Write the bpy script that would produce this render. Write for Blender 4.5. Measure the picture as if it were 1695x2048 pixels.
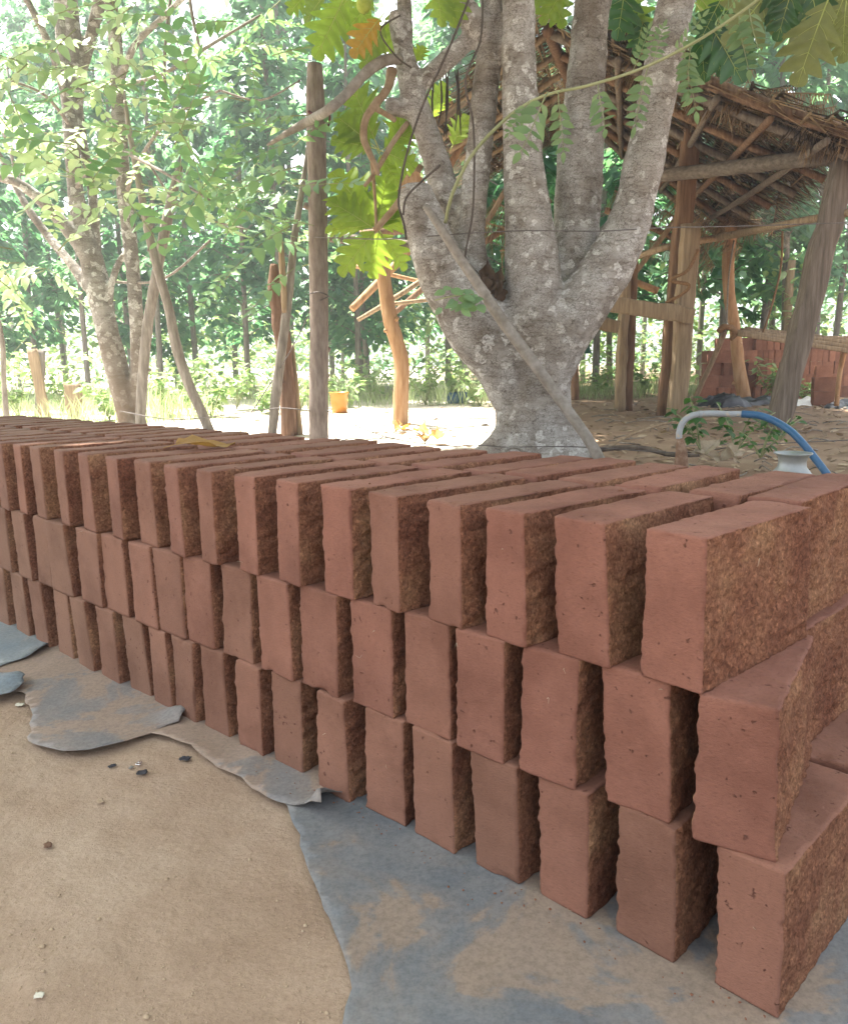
import bpy, math, random
import numpy as np
from mathutils import Vector, Matrix, geometry
rnd = random.Random(7)
for _o in list(bpy.data.objects): bpy.data.objects.remove(_o)
S = bpy.context.scene
COL = S.collection

# ------------------------------------------------------------------ camera
F, PITCH, ROLL, CAMH = 1575.0, 0.18729, -0.01507, 0.7777      # from fitting the brick corners
PCX, PCY = 847.5, 1024.0
_cp, _sp, _cr, _sr = math.cos(PITCH), math.sin(PITCH), math.cos(ROLL), math.sin(ROLL)
FWD = Vector((0, _cp, -_sp)); _U0 = Vector((0, _sp, _cp)); _R0 = Vector((1, 0, 0))
RGT = _cr*_R0 + _sr*_U0; UPV = -_sr*_R0 + _cr*_U0
CAM = Vector((0, 0, CAMH))
cd = bpy.data.cameras.new('camera'); cam = bpy.data.objects.new('camera', cd); COL.objects.link(cam)
cd.sensor_fit = 'HORIZONTAL'; cd.sensor_width = 36; cd.lens = 36*F/1695; cd.clip_start = 0.05; cd.clip_end = 500
_m = Matrix((RGT, UPV, -FWD)).transposed().to_4x4(); _m.translation = CAM; cam.matrix_world = _m
S.camera = cam
# ------------------------------------------------------------------ light
SUN = Vector((-0.30, 0.24, 0.925)).normalized()
w = bpy.data.worlds.new('World'); S.world = w; w.use_nodes = True
nt = w.node_tree; nt.nodes.clear()
sky = nt.nodes.new('ShaderNodeTexSky'); sky.sky_type = 'NISHITA'; sky.sun_disc = False
sky.sun_elevation = math.asin(SUN.z); sky.sun_rotation = math.atan2(SUN.x, SUN.y)
sky.air_density = 1.0; sky.dust_density = 4.0; sky.ozone_density = 1.0
hs = nt.nodes.new('ShaderNodeHueSaturation'); hs.inputs['Saturation'].default_value = 0.3
bg = nt.nodes.new('ShaderNodeBackground'); bg.inputs[1].default_value = 0.105
ow = nt.nodes.new('ShaderNodeOutputWorld')
nt.links.new(sky.outputs[0], hs.inputs['Color']); nt.links.new(hs.outputs[0], bg.inputs[0]); nt.links.new(bg.outputs[0], ow.inputs[0])
sd = bpy.data.lights.new('sun', 'SUN'); sd.energy = 5.0; sd.angle = math.radians(0.53); sd.color = (1, .95, .86)
sun = bpy.data.objects.new('sun', sd); COL.objects.link(sun); sun.rotation_euler = SUN.to_track_quat('Z', 'Y').to_euler()
sun.location = (-5, 8, 20)
S.view_settings.view_transform = 'Standard'; S.view_settings.look = 'None'; S.view_settings.gamma = 1
S.view_settings.use_curve_mapping = False; S.view_settings.exposure = 2.45
S.render.engine = 'CYCLES'
S.cycles.use_denoising = True
S.cycles.max_bounces = 8; S.cycles.diffuse_bounces = 4; S.cycles.transmission_bounces = 4
S.cycles.sample_clamp_indirect = 6

# ------------------------------------------------------------------ numpy helpers
def _hash(ix, iy, iz, seed):
    h = (ix.astype(np.int64)*374761393 + iy.astype(np.int64)*668265263 + iz.astype(np.int64)*1274126177 + seed*974711) & 0xffffffff
    h = ((h ^ (h >> 13))*1274126177) & 0xffffffff
    h = ((h ^ (h >> 16))*2246822519) & 0xffffffff
    return ((h ^ (h >> 15)) & 0xffff)/32767.5 - 1
def vn(P, scale, seed=0):
    P = np.asarray(P, float)*scale + 100.5
    i = np.floor(P).astype(np.int64); f = P - i; f = f*f*(3-2*f)
    x, y, z = i[:, 0], i[:, 1], i[:, 2]; r = 0
    for a in (0, 1):
        for b in (0, 1):
            for c in (0, 1):
                wt = (f[:, 0] if a else 1-f[:, 0])*(f[:, 1] if b else 1-f[:, 1])*(f[:, 2] if c else 1-f[:, 2])
                r = r + wt*_hash(x+a, y+b, z+c, seed)
    return r
def gz0(x, y): return min(max(y-4.0, 0), 10)*.02
def ray(px, py):
    return FWD + RGT*((px-PCX)/F) - UPV*((py-PCY)/F)
def AT(px, py, Y):                       # the point seen at a pixel, Y metres ahead
    d = ray(px, py); return CAM + d*(Y/d.y)
def GP(px, py, z=None):                  # the point of the ground (or of a height) seen at a pixel
    d = ray(px, py)
    if z is not None: return CAM + d*((z-CAMH)/d.z)
    t = -CAMH/d.z if d.z < 0 else 60
    for _ in range(40):
        p = CAM + d*t; t2 = (gz0(p.x, p.y)-CAMH)/d.z if d.z < -1e-4 else 60
        t = .5*t + .5*t2
    return CAM + d*t
def YG(px, py): return GP(px, py).y

class MB:
    def __init__(s): s.v = []; s.f = []; s.m = []; s.n = 0
    def add(s, V, Fc, mi=0):
        s.v.append(np.asarray(V, float).reshape(-1, 3)); s.f += [tuple(int(i)+s.n for i in f) for f in Fc]; s.m += [mi]*len(Fc)
        s.n += len(s.v[-1]); return s
    def mesh(s, name, mats, smooth=True, origin=(0, 0, 0)):
        V = np.concatenate(s.v) - np.array(origin)
        me = bpy.data.meshes.new(name); me.from_pydata(V.tolist(), [], s.f)
        for mt in (mats if isinstance(mats, (list, tuple)) else [mats]): me.materials.append(mt)
        if any(s.m): me.polygons.foreach_set('material_index', s.m)
        if smooth: me.polygons.foreach_set('use_smooth', [True]*len(me.polygons))
        return me
    def build(s, name, mats, parent=None, smooth=True, origin=None):
        o = np.array(origin if origin is not None else (parent['_o'] if parent is not None else np.concatenate(s.v).mean(0)*[1, 1, 0] + [0, 0, np.concatenate(s.v)[:, 2].min()]))
        ob = bpy.data.objects.new(name, s.mesh(name, mats, smooth, o)); COL.objects.link(ob)
        if parent is not None: ob.parent = parent; ob['_o'] = [float(q) for q in o]
        else: ob.location = o; ob['_o'] = [float(q) for q in o]
        return ob
def thing(name, loc, label, cat, group=None):
    o = bpy.data.objects.new(name, None); COL.objects.link(o); o.location = loc; o.empty_display_size = .1
    o['_o'] = [float(q) for q in loc]; return tag(o, label, cat, group)
def tag(o, label=None, cat=None, group=None, kind=None):
    if label: o['label'] = label
    if cat: o['category'] = cat
    if group: o['group'] = group
    if kind: o['kind'] = kind
    return o
def inst(name, me, parent=None, M=None):
    o = bpy.data.objects.new(name, me); COL.objects.link(o)
    if parent is not None:
        o.parent = parent
        if M is not None: M = Matrix.Translation(-Vector(parent['_o'])) @ M
    if M is not None: o.matrix_local = M
    return o
def catmull(P, R, k=4):
    P = [np.array(p, float) for p in P]; n = len(P)
    if n < 3: 
        t = np.linspace(0, 1, k*2+1); return [P[0]*(1-a)+P[1]*a for a in t], [R[0]*(1-a)+R[1]*a for a in t]
    op, orr = [], []
    for i in range(n-1):
        p0 = P[max(i-1, 0)]; p1 = P[i]; p2 = P[i+1]; p3 = P[min(i+2, n-1)]
        for j in range(k):
            t = j/k
            op.append(.5*((2*p1)+(-p0+p2)*t+(2*p0-5*p1+4*p2-p3)*t*t+(-p0+3*p1-3*p2+p3)*t**3)); orr.append(R[i]*(1-t)+R[i+1]*t)
    op.append(P[-1]); orr.append(R[-1]); return op, orr
def tube(P, R, seg=10, k=4, lump=.06, seed=0, smooth=True, cap=True, lscale=None, mb=None, mi=0):
    if smooth: P, R = catmull(P, R, k)
    P = np.array([tuple(p) for p in P], float); R = np.array(R, float); n = len(P)
    T = np.gradient(P, axis=0); T /= np.linalg.norm(T, axis=1)[:, None]+1e-9
    a = np.array([0, 0, 1.]) if abs(T[0, 2]) < .9 else np.array([1., 0, 0])
    N = np.zeros_like(P); N[0] = np.cross(T[0], a); N[0] /= np.linalg.norm(N[0])
    for i in range(1, n):
        N[i] = N[i-1] - T[i]*np.dot(N[i-1], T[i]); N[i] /= np.linalg.norm(N[i])+1e-9
    B = np.cross(T, N); th = np.arange(seg)*2*math.pi/seg
    V = P[:, None, :] + R[:, None, None]*(np.cos(th)[None, :, None]*N[:, None, :]+np.sin(th)[None, :, None]*B[:, None, :])
    V = V.reshape(-1, 3)
    if lump:
        rr = np.repeat(R, seg); c = np.repeat(P, seg, 0); s_ = lscale or .6/max(R.mean(), 1e-4)
        V = c + (V-c)*(1+lump*vn(V, s_, seed)+lump*.6*vn(V, s_*2.7, seed+1))[:, None]
    Fc = []
    for i in range(n-1):
        for j in range(seg):
            j2 = (j+1) % seg; Fc.append((i*seg+j, i*seg+j2, (i+1)*seg+j2, (i+1)*seg+j))
    if cap: Fc.append(tuple(range(seg-1, -1, -1))); Fc.append(tuple((n-1)*seg+j for j in range(seg)))
    mb = mb or MB(); return mb.add(V, Fc, mi)
def beam(p0, p1, wd, dp, side=None, rings=14, jit=.04, seed=0, mb=None):
    p0, p1 = np.array(p0, float), np.array(p1, float); T = p1-p0; L = np.linalg.norm(T); T /= L
    s = np.array(side if side is not None else (1, 0, 0), float); s -= T*np.dot(s, T); s /= np.linalg.norm(s); b = np.cross(T, s)
    c = .12; prof = [(-.5+c, -.5), (.5-c, -.5), (.5, -.5+c), (.5, .5-c), (.5-c, .5), (-.5+c, .5), (-.5, .5-c), (-.5, -.5+c)]
    V = []
    for i in range(rings):
        q = p0 + T*L*i/(rings-1)
        for x, y in prof: V.append(q + s*x*wd + b*y*dp)
    V = np.array(V); V = V + s*(vn(V, 6/L+3, seed)*jit*wd)[:, None] + b*(vn(V, 6/L+3, seed+3)*jit*dp)[:, None]
    Fc = [(i*8+j, i*8+(j+1) % 8, (i+1)*8+(j+1) % 8, (i+1)*8+j) for i in range(rings-1) for j in range(8)]
    Fc += [tuple(range(7, -1, -1)), tuple((rings-1)*8+j for j in range(8))]
    return (mb or MB()).add(V, Fc)

# ------------------------------------------------------------------ materials
def nodes(name):
    m = bpy.data.materials.new(name); m.use_nodes = True; t = m.node_tree; t.nodes.clear()
    def N(ty, **kw):
        n = t.nodes.new(ty)
        for k, v in kw.items():
            if k.startswith('i_'):
                key = k[2:]; key = int(key) if key.isdigit() else key.replace('_', ' '); n.inputs[key].default_value = v
            else: setattr(n, k, v)
        return n
    return m, t, N, t.links.new
def ramp(N, stops, interp='LINEAR'):
    r = N('ShaderNodeValToRGB'); cr = r.color_ramp; cr.interpolation = interp
    while len(cr.elements) < len(stops): cr.elements.new(.5)
    for e, (p, c) in zip(cr.elements, stops): e.position = p; e.color = (c, c, c, 1) if isinstance(c, (int, float)) else (*c, 1)
    return r
def gmat(name, stops, scale=6, detail=6, rough=.85, bump=.3, bscale=40, bdist=.004, stretch=(1, 1, 1), coord='Object', spec=.2, fleck=None, metal=0, dist=0):
    m, t, N, L = nodes(name)
    tc = N('ShaderNodeTexCoord'); mp = N('ShaderNodeMapping'); mp.inputs['Scale'].default_value = stretch; L(tc.outputs[coord], mp.inputs[0])
    n1 = N('ShaderNodeTexNoise', i_Scale=scale, i_Detail=detail, i_Roughness=.62, i_Distortion=dist); L(mp.outputs[0], n1.inputs['Vector'])
    r = ramp(N, stops); L(n1.outputs[0], r.inputs[0]); col = r.outputs[0]
    b = N('ShaderNodeBsdfPrincipled', i_Roughness=rough, i_Metallic=metal); b.inputs['Specular IOR Level'].default_value = spec
    if fleck:
        fs, fth, fc = fleck
        v = N('ShaderNodeTexNoise', i_Scale=fs, i_Detail=3, i_Roughness=.55); L(mp.outputs[0], v.inputs['Vector'])
        fr = ramp(N, [(fth-.03, 0.), (fth+.03, 1.)]); L(v.outputs[0], fr.inputs[0])
        mx = N('ShaderNodeMix', data_type='RGBA'); L(fr.outputs[0], mx.inputs[0]); L(col, mx.inputs[6]); mx.inputs[7].default_value = (*fc, 1); col = mx.outputs[2]
    L(col, b.inputs['Base Color'])
    if bump:
        n2 = N('ShaderNodeTexNoise', i_Scale=bscale, i_Detail=8, i_Roughness=.65); L(mp.outputs[0], n2.inputs['Vector'])
        bp = N('ShaderNodeBump', i_Strength=bump, i_Distance=bdist); L(n2.outputs[0], bp.inputs['Height']); L(bp.outputs[0], b.inputs['Normal'])
    o = N('ShaderNodeOutputMaterial'); L(b.outputs[0], o.inputs[0]); return m
def leafmat(name, a, b_, trans=.45, tcol=None, rough=.5, spec=.35):
    m, t, N, L = nodes(name)
    g = N('ShaderNodeNewGeometry'); r = ramp(N, [(0, a), (1, b_)]); L(g.outputs['Random Per Island'], r.inputs[0])
    tc = N('ShaderNodeTexCoord'); n = N('ShaderNodeTexNoise', i_Scale=9, i_Detail=3); L(tc.outputs['Object'], n.inputs['Vector'])
    hv = N('ShaderNodeHueSaturation'); L(r.outputs[0], hv.inputs['Color']); mr = N('ShaderNodeMapRange', i_3=.75, i_4=1.25); L(n.outputs[0], mr.inputs[0]); L(mr.outputs[0], hv.inputs['Value'])
    p = N('ShaderNodeBsdfPrincipled', i_Roughness=rough); p.inputs['Specular IOR Level'].default_value = spec; L(hv.outputs[0], p.inputs['Base Color'])
    tr = N('ShaderNodeBsdfTranslucent'); mt = N('ShaderNodeMix', data_type='RGBA', blend_type='MULTIPLY'); mt.inputs[0].default_value = 1
    L(hv.outputs[0], mt.inputs[6]); mt.inputs[7].default_value = (*(tcol or (1.6, 1.7, .7)), 1); mt.clamp_result = False; L(mt.outputs[2], tr.inputs[0])
    ms = N('ShaderNodeMixShader'); ms.inputs[0].default_value = trans; L(p.outputs[0], ms.inputs[1]); L(tr.outputs[0], ms.inputs[2])
    o = N('ShaderNodeOutputMaterial'); L(ms.outputs[0], o.inputs[0]); return m

def brick_face_mat():
    m, t, N, L = nodes('moulded_clay')
    tc = N('ShaderNodeTexCoord'); oi = N('ShaderNodeObjectInfo')
    ad = N('ShaderNodeVectorMath', operation='ADD'); L(tc.outputs['Object'], ad.inputs[0]); L(oi.outputs['Location'], ad.inputs[1]); V = ad.outputs[0]
    n1 = N('ShaderNodeTexNoise', i_Scale=9, i_Detail=7, i_Roughness=.6); L(V, n1.inputs['Vector'])
    r = ramp(N, [(.25, (.180, .077, .053)), (.5, (.222, .098, .068)), (.75, (.265, .124, .089))]); L(n1.outputs[0], r.inputs[0])
    # each brick dried a little differently
    at_ = N('ShaderNodeAttribute', attribute_type='OBJECT', attribute_name='dust'); du = N('ShaderNodeMix', data_type='RGBA'); L(at_.outputs['Fac'], du.inputs[0]); L(r.outputs[0], du.inputs[6]); du.inputs[7].default_value = (.205, .115, .076, 1)
    nd = N('ShaderNodeTexNoise', i_Scale=5.5, i_Detail=5, i_Roughness=.6); L(V, nd.inputs['Vector']); dr = ramp(N, [(.36, (.78, .74, .72)), (.52, (1., 1., 1.)), (.7, (1.1, 1.1, 1.09))]); L(nd.outputs[0], dr.inputs[0])
    dm = N('ShaderNodeMix', data_type='RGBA', blend_type='MULTIPLY'); dm.inputs[0].default_value = 1; L(du.outputs[2], dm.inputs[6]); L(dr.outputs[0], dm.inputs[7])
    hv = N('ShaderNodeHueSaturation'); mr = N('ShaderNodeMapRange', i_3=.9, i_4=1.08); L(oi.outputs['Random'], mr.inputs[0]); L(mr.outputs[0], hv.inputs['Value']); L(dm.outputs[2], hv.inputs['Color'])
    # small holes and bits of straw
    vo = N('ShaderNodeTexNoise', i_Scale=95, i_Detail=3, i_Roughness=.5); L(V, vo.inputs['Vector']); pit = ramp(N, [(.685, 0.), (.72, 1.)]); L(vo.outputs[0], pit.inputs[0])
    mp = N('ShaderNodeMapping'); mp.inputs['Scale'].default_value = (1, 1, 2.2); L(V, mp.inputs[0])
    v2 = N('ShaderNodeTexNoise', i_Scale=170, i_Detail=6, i_Roughness=.8); L(mp.outputs[0], v2.inputs['Vector'])
    spk = ramp(N, [(.28, (.62, .60, .58)), (.45, (.97, .97, .97)), (.6, (1.05, 1.05, 1.05)), (.74, (1.3, 1.28, 1.22))]); L(v2.outputs[0], spk.inputs[0])
    ms = N('ShaderNodeMix', data_type='RGBA', blend_type='MULTIPLY'); ms.inputs[0].default_value = 1; L(hv.outputs[0], ms.inputs[6]); L(spk.outputs[0], ms.inputs[7])
    mx = N('ShaderNodeMix', data_type='RGBA'); L(pit.outputs[0], mx.inputs[0]); L(ms.outputs[2], mx.inputs[6]); mx.inputs[7].default_value = (.12, .048, .032, 1)
    b = N('ShaderNodeBsdfPrincipled', i_Roughness=.8); b.inputs['Specular IOR Level'].default_value = .25; L(mx.outputs[2], b.inputs['Base Color'])
    h = N('ShaderNodeMath', operation='MULTIPLY_ADD'); L(pit.outputs[0], h.inputs[0]); h.inputs[1].default_value = -1.6; L(v2.outputs[0], h.inputs[2])
    bp = N('ShaderNodeBump', i_Strength=.8, i_Distance=.0022); L(h.outputs[0], bp.inputs['Height']); L(bp.outputs[0], b.inputs['Normal'])
    o = N('ShaderNodeOutputMaterial'); L(b.outputs[0], o.inputs[0]); return m
def brick_side_mat():
    m, t, N, L = nodes('rough_clay')
    tc = N('ShaderNodeTexCoord'); oi = N('ShaderNodeObjectInfo')
    ad = N('ShaderNodeVectorMath', operation='ADD'); L(tc.outputs['Object'], ad.inputs[0]); L(oi.outputs['Location'], ad.inputs[1]); V = ad.outputs[0]
    n1 = N('ShaderNodeTexNoise', i_Scale=7, i_Detail=4, i_Roughness=.55); L(V, n1.inputs['Vector'])
    n2 = N('ShaderNodeTexNoise', i_Scale=150, i_Detail=6, i_Roughness=.75, i_Distortion=.6); L(V, n2.inputs['Vector'])
    r = ramp(N, [(.36, (.172, .076, .050)), (.52, (.235, .115, .072)), (.70, (.315, .182, .108))]); L(n1.outputs[0], r.inputs[0])
    r2 = ramp(N, [(.34, (.45, .41, .38)), (.5, (.9, .88, .86)), (.68, (1.4, 1.38, 1.32))]); L(n2.outputs[0], r2.inputs[0])
    mx = N('ShaderNodeMix', data_type='RGBA', blend_type='MULTIPLY'); mx.inputs[0].default_value = 1; L(r.outputs[0], mx.inputs[6]); L(r2.outputs[0], mx.inputs[7])
    dv = N('ShaderNodeMix', data_type='VECTOR'); dv.inputs[0].default_value = .012; L(V, dv.inputs[4]); L(n2.outputs[1], dv.inputs[5])
    vf = N('ShaderNodeTexVoronoi', i_Scale=300); L(dv.outputs[1], vf.inputs['Vector']); sf = N('ShaderNodeSeparateColor'); L(vf.outputs['Color'], sf.inputs[0])
    rf = ramp(N, [(.0, (.55, .5, .46)), (.5, (.95, .93, .9)), (.85, (1.15, 1.15, 1.1)), (1., (1.75, 1.75, 1.6))]); L(sf.outputs[0], rf.inputs[0])
    mf = N('ShaderNodeMix', data_type='RGBA', blend_type='MULTIPLY'); mf.inputs[0].default_value = .5; L(mx.outputs[2], mf.inputs[6]); L(rf.outputs[0], mf.inputs[7])
    b = N('ShaderNodeBsdfPrincipled', i_Roughness=.95); b.inputs['Specular IOR Level'].default_value = .1; L(mf.outputs[2], b.inputs['Base Color'])
    hh = N('ShaderNodeMath', operation='ADD'); L(n2.outputs[0], hh.inputs[0]); L(sf.outputs[1], hh.inputs[1])
    bp = N('ShaderNodeBump', i_Strength=.7, i_Distance=.004); L(hh.outputs[0], bp.inputs['Height']); L(bp.outputs[0], b.inputs['Normal'])
    o = N('ShaderNodeOutputMaterial'); L(b.outputs[0], o.inputs[0]); return m
def bark_mat(name, base, lich, lth=.56, crack=1.0, low=None):
    m, t, N, L = nodes(name)
    tc = N('ShaderNodeTexCoord'); V = tc.outputs['Object']
    n1 = N('ShaderNodeTexNoise', i_Scale=5, i_Detail=8, i_Roughness=.65); L(V, n1.inputs['Vector'])
    r = ramp(N, [(.3, base[0]), (.5, base[1]), (.7, base[2])]); L(n1.outputs[0], r.inputs[0])
    # pale crusts of lichen
    dn = N('ShaderNodeTexNoise', i_Scale=22, i_Detail=4); L(V, dn.inputs['Vector'])
    mv = N('ShaderNodeMix', data_type='VECTOR'); mv.inputs[0].default_value = .05; L(V, mv.inputs[4]); L(dn.outputs[1], mv.inputs[5])
    vo = N('ShaderNodeTexVoronoi', i_Scale=21); vo.inputs['Randomness'].default_value = 1; L(mv.outputs[1], vo.inputs['Vector'])
    sc = N('ShaderNodeSeparateColor'); L(vo.outputs['Color'], sc.inputs[0])
    n3 = N('ShaderNodeTexNoise', i_Scale=2.2, i_Detail=3); L(V, n3.inputs['Vector'])
    a = N('ShaderNodeMath', operation='ADD'); L(sc.outputs[0], a.inputs[0]); L(n3.outputs[0], a.inputs[1])
    lr = ramp(N, [(lth+.30, 0.), (lth+.36, 1.)]); hm = N('ShaderNodeMath', operation='MULTIPLY'); L(a.outputs[0], hm.inputs[0]); hm.inputs[1].default_value = .72; L(hm.outputs[0], lr.inputs[0])
    n5 = N('ShaderNodeTexNoise', i_Scale=60, i_Detail=4, i_Roughness=.7); L(V, n5.inputs['Vector']); br = ramp(N, [(.35, .25), (.6, 1.)]); L(n5.outputs[0], br.inputs[0])
    lm = N('ShaderNodeMath', operation='MULTIPLY'); L(lr.outputs[0], lm.inputs[0]); L(br.outputs[0], lm.inputs[1])
    mx = N('ShaderNodeMix', data_type='RGBA'); L(lm.outputs[0], mx.inputs[0]); L(r.outputs[0], mx.inputs[6]); mx.inputs[7].default_value = (*lich, 1); col = mx.outputs[2]
    # cracks across the bark
    mp = N('ShaderNodeMapping'); mp.inputs['Scale'].default_value = (1, 1, 1.7); L(mv.outputs[1], mp.inputs[0])
    vc = N('ShaderNodeTexVoronoi', i_Scale=38, feature='DISTANCE_TO_EDGE'); L(mp.outputs[0], vc.inputs['Vector'])
    cr = ramp(N, [(0., 0.), (.055, 1.)]); L(vc.outputs[0], cr.inputs[0])
    n6 = N('ShaderNodeTexNoise', i_Scale=9, i_Detail=3); L(V, n6.inputs['Vector']); c6 = ramp(N, [(.5, 0.), (.66, 1.)]); L(n6.outputs[0], c6.inputs[0])
    mxm = N('ShaderNodeMath', operation='MAXIMUM'); L(cr.outputs[0], mxm.inputs[0]); L(c6.outputs[0], mxm.inputs[1])
    mc = N('ShaderNodeMix', data_type='RGBA', blend_type='MULTIPLY'); mc.inputs[0].default_value = 1.0*crack; L(col, mc.inputs[6]); 
    g2 = ramp(N, [(0, (.30, .26, .23)), (1, (1., 1., 1.))]); L(mxm.outputs[0], g2.inputs[0]); L(g2.outputs[0], mc.inputs[7]); col = mc.outputs[2]
    mh = N('ShaderNodeMapping'); mh.inputs['Scale'].default_value = (2.5, 2.5, 16); L(mv.outputs[1], mh.inputs[0])
    nh = N('ShaderNodeTexNoise', i_Scale=3.2, i_Detail=5, i_Roughness=.65); L(mh.outputs[0], nh.inputs['Vector']); rh = ramp(N, [(.34, (.62, .57, .52)), (.48, (.98, .97, .96)), (.7, (1.1, 1.1, 1.1))]); L(nh.outputs[0], rh.inputs[0])
    ns = N('ShaderNodeTexNoise', i_Scale=1.5, i_Detail=4, i_Roughness=.6); L(V, ns.inputs['Vector']); rs = ramp(N, [(.36, (.72, .66, .59)), (.52, (1., 1., 1.))]); L(ns.outputs[0], rs.inputs[0])
    for q_ in (rh, rs):
        mw = N('ShaderNodeMix', data_type='RGBA', blend_type='MULTIPLY'); mw.inputs[0].default_value = .85; L(col, mw.inputs[6]); L(q_.outputs[0], mw.inputs[7]); col = mw.outputs[2]
    if low:                                              # rusty soil-stained foot of the stem
        sx = N('ShaderNodeSeparateXYZ'); L(V, sx.inputs[0]); ml = N('ShaderNodeMath', operation='MULTIPLY_ADD'); L(n1.outputs[0], ml.inputs[0]); ml.inputs[1].default_value = 1.2; L(sx.outputs[2], ml.inputs[2])
        rl = ramp(N, [(low[0]/4, 1.), (low[1]/4, 0.)]); dv = N('ShaderNodeMath', operation='DIVIDE'); L(ml.outputs[0], dv.inputs[0]); dv.inputs[1].default_value = 4; L(dv.outputs[0], rl.inputs[0])
        mm = N('ShaderNodeMix', data_type='RGBA'); L(rl.outputs[0], mm.inputs[0]); L(col, mm.inputs[6]); mm.inputs[7].default_value = (*low[2], 1); col = mm.outputs[2]
    b = N('ShaderNodeBsdfPrincipled', i_Roughness=.9); b.inputs['Specular IOR Level'].default_value = .15; L(col, b.inputs['Base Color'])
    h = N('ShaderNodeMath', operation='ADD'); L(mxm.outputs[0], h.inputs[0]); L(n5.outputs[0], h.inputs[1]); h2 = N('ShaderNodeMath', operation='ADD'); L(h.outputs[0], h2.inputs[0]); L(lr.outputs[0], h2.inputs[1])
    bp = N('ShaderNodeBump', i_Strength=.6, i_Distance=.008); L(h2.outputs[0], bp.inputs['Height']); L(bp.outputs[0], b.inputs['Normal'])
    o = N('ShaderNodeOutputMaterial'); L(b.outputs[0], o.inputs[0]); return m
def ground_mat():
    m, t, N, L = nodes('sandy_soil')
    tc = N('ShaderNodeTexCoord'); V = tc.outputs['Object']
    n1 = N('ShaderNodeTexNoise', i_Scale=2.2, i_Detail=9, i_Roughness=.6); L(V, n1.inputs['Vector'])
    r = ramp(N, [(.3, (.29, .205, .142)), (.5, (.37, .274, .196)), (.7, (.455, .36, .272))]); L(n1.outputs[0], r.inputs[0])
    n2 = N('ShaderNodeTexNoise', i_Scale=140, i_Detail=4, i_Roughness=.7); L(V, n2.inputs['Vector']); r2 = ramp(N, [(.3, (.8, .78, .75)), (.55, (1., 1., 1.)), (.75, (1.12, 1.12, 1.12))]); L(n2.outputs[0], r2.inputs[0])
    mx = N('ShaderNodeMix', data_type='RGBA', blend_type='MULTIPLY'); mx.inputs[0].default_value = .8; L(r.outputs[0], mx.inputs[6]); L(r2.outputs[0], mx.inputs[7])
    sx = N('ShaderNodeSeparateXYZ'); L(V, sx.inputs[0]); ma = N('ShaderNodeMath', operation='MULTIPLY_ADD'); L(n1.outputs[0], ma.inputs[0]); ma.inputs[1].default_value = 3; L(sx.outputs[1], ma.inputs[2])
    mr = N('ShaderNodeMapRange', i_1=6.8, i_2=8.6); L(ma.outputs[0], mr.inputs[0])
    dm = N('ShaderNodeMix', data_type='RGBA'); mq = N('ShaderNodeMapRange', i_1=1.5, i_2=.5, i_3=0, i_4=1); L(sx.outputs[0], mq.inputs[0]); mk = N('ShaderNodeMath', operation='MULTIPLY'); L(mr.outputs[0], mk.inputs[0]); L(mq.outputs[0], mk.inputs[1]); L(mk.outputs[0], dm.inputs[0]); L(mx.outputs[2], dm.inputs[6]); dm.inputs[7].default_value = (.56, .50, .42, 1)  # sunlit ground beyond the stack painted as paler soil
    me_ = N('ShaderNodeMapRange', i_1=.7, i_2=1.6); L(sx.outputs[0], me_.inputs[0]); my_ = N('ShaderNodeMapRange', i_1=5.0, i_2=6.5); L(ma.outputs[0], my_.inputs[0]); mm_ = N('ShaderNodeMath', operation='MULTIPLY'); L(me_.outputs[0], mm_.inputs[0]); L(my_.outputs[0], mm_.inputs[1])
    de = N('ShaderNodeMix', data_type='RGBA', blend_type='MULTIPLY'); L(mm_.outputs[0], de.inputs[0]); L(dm.outputs[2], de.inputs[6]); de.inputs[7].default_value = (.66, .62, .58, 1)   # shade under the shed and trees painted into the soil colour
    b = N('ShaderNodeBsdfPrincipled', i_Roughness=.95); b.inputs['Specular IOR Level'].default_value = .1; L(de.outputs[2], b.inputs['Base Color'])
    n3 = N('ShaderNodeTexNoise', i_Scale=45, i_Detail=8, i_Roughness=.7); L(V, n3.inputs['Vector'])
    bp = N('ShaderNodeBump', i_Strength=.9, i_Distance=.007); L(n3.outputs[0], bp.inputs['Height']); L(bp.outputs[0], b.inputs['Normal'])
    o = N('ShaderNodeOutputMaterial'); L(b.outputs[0], o.inputs[0]); return m
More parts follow.
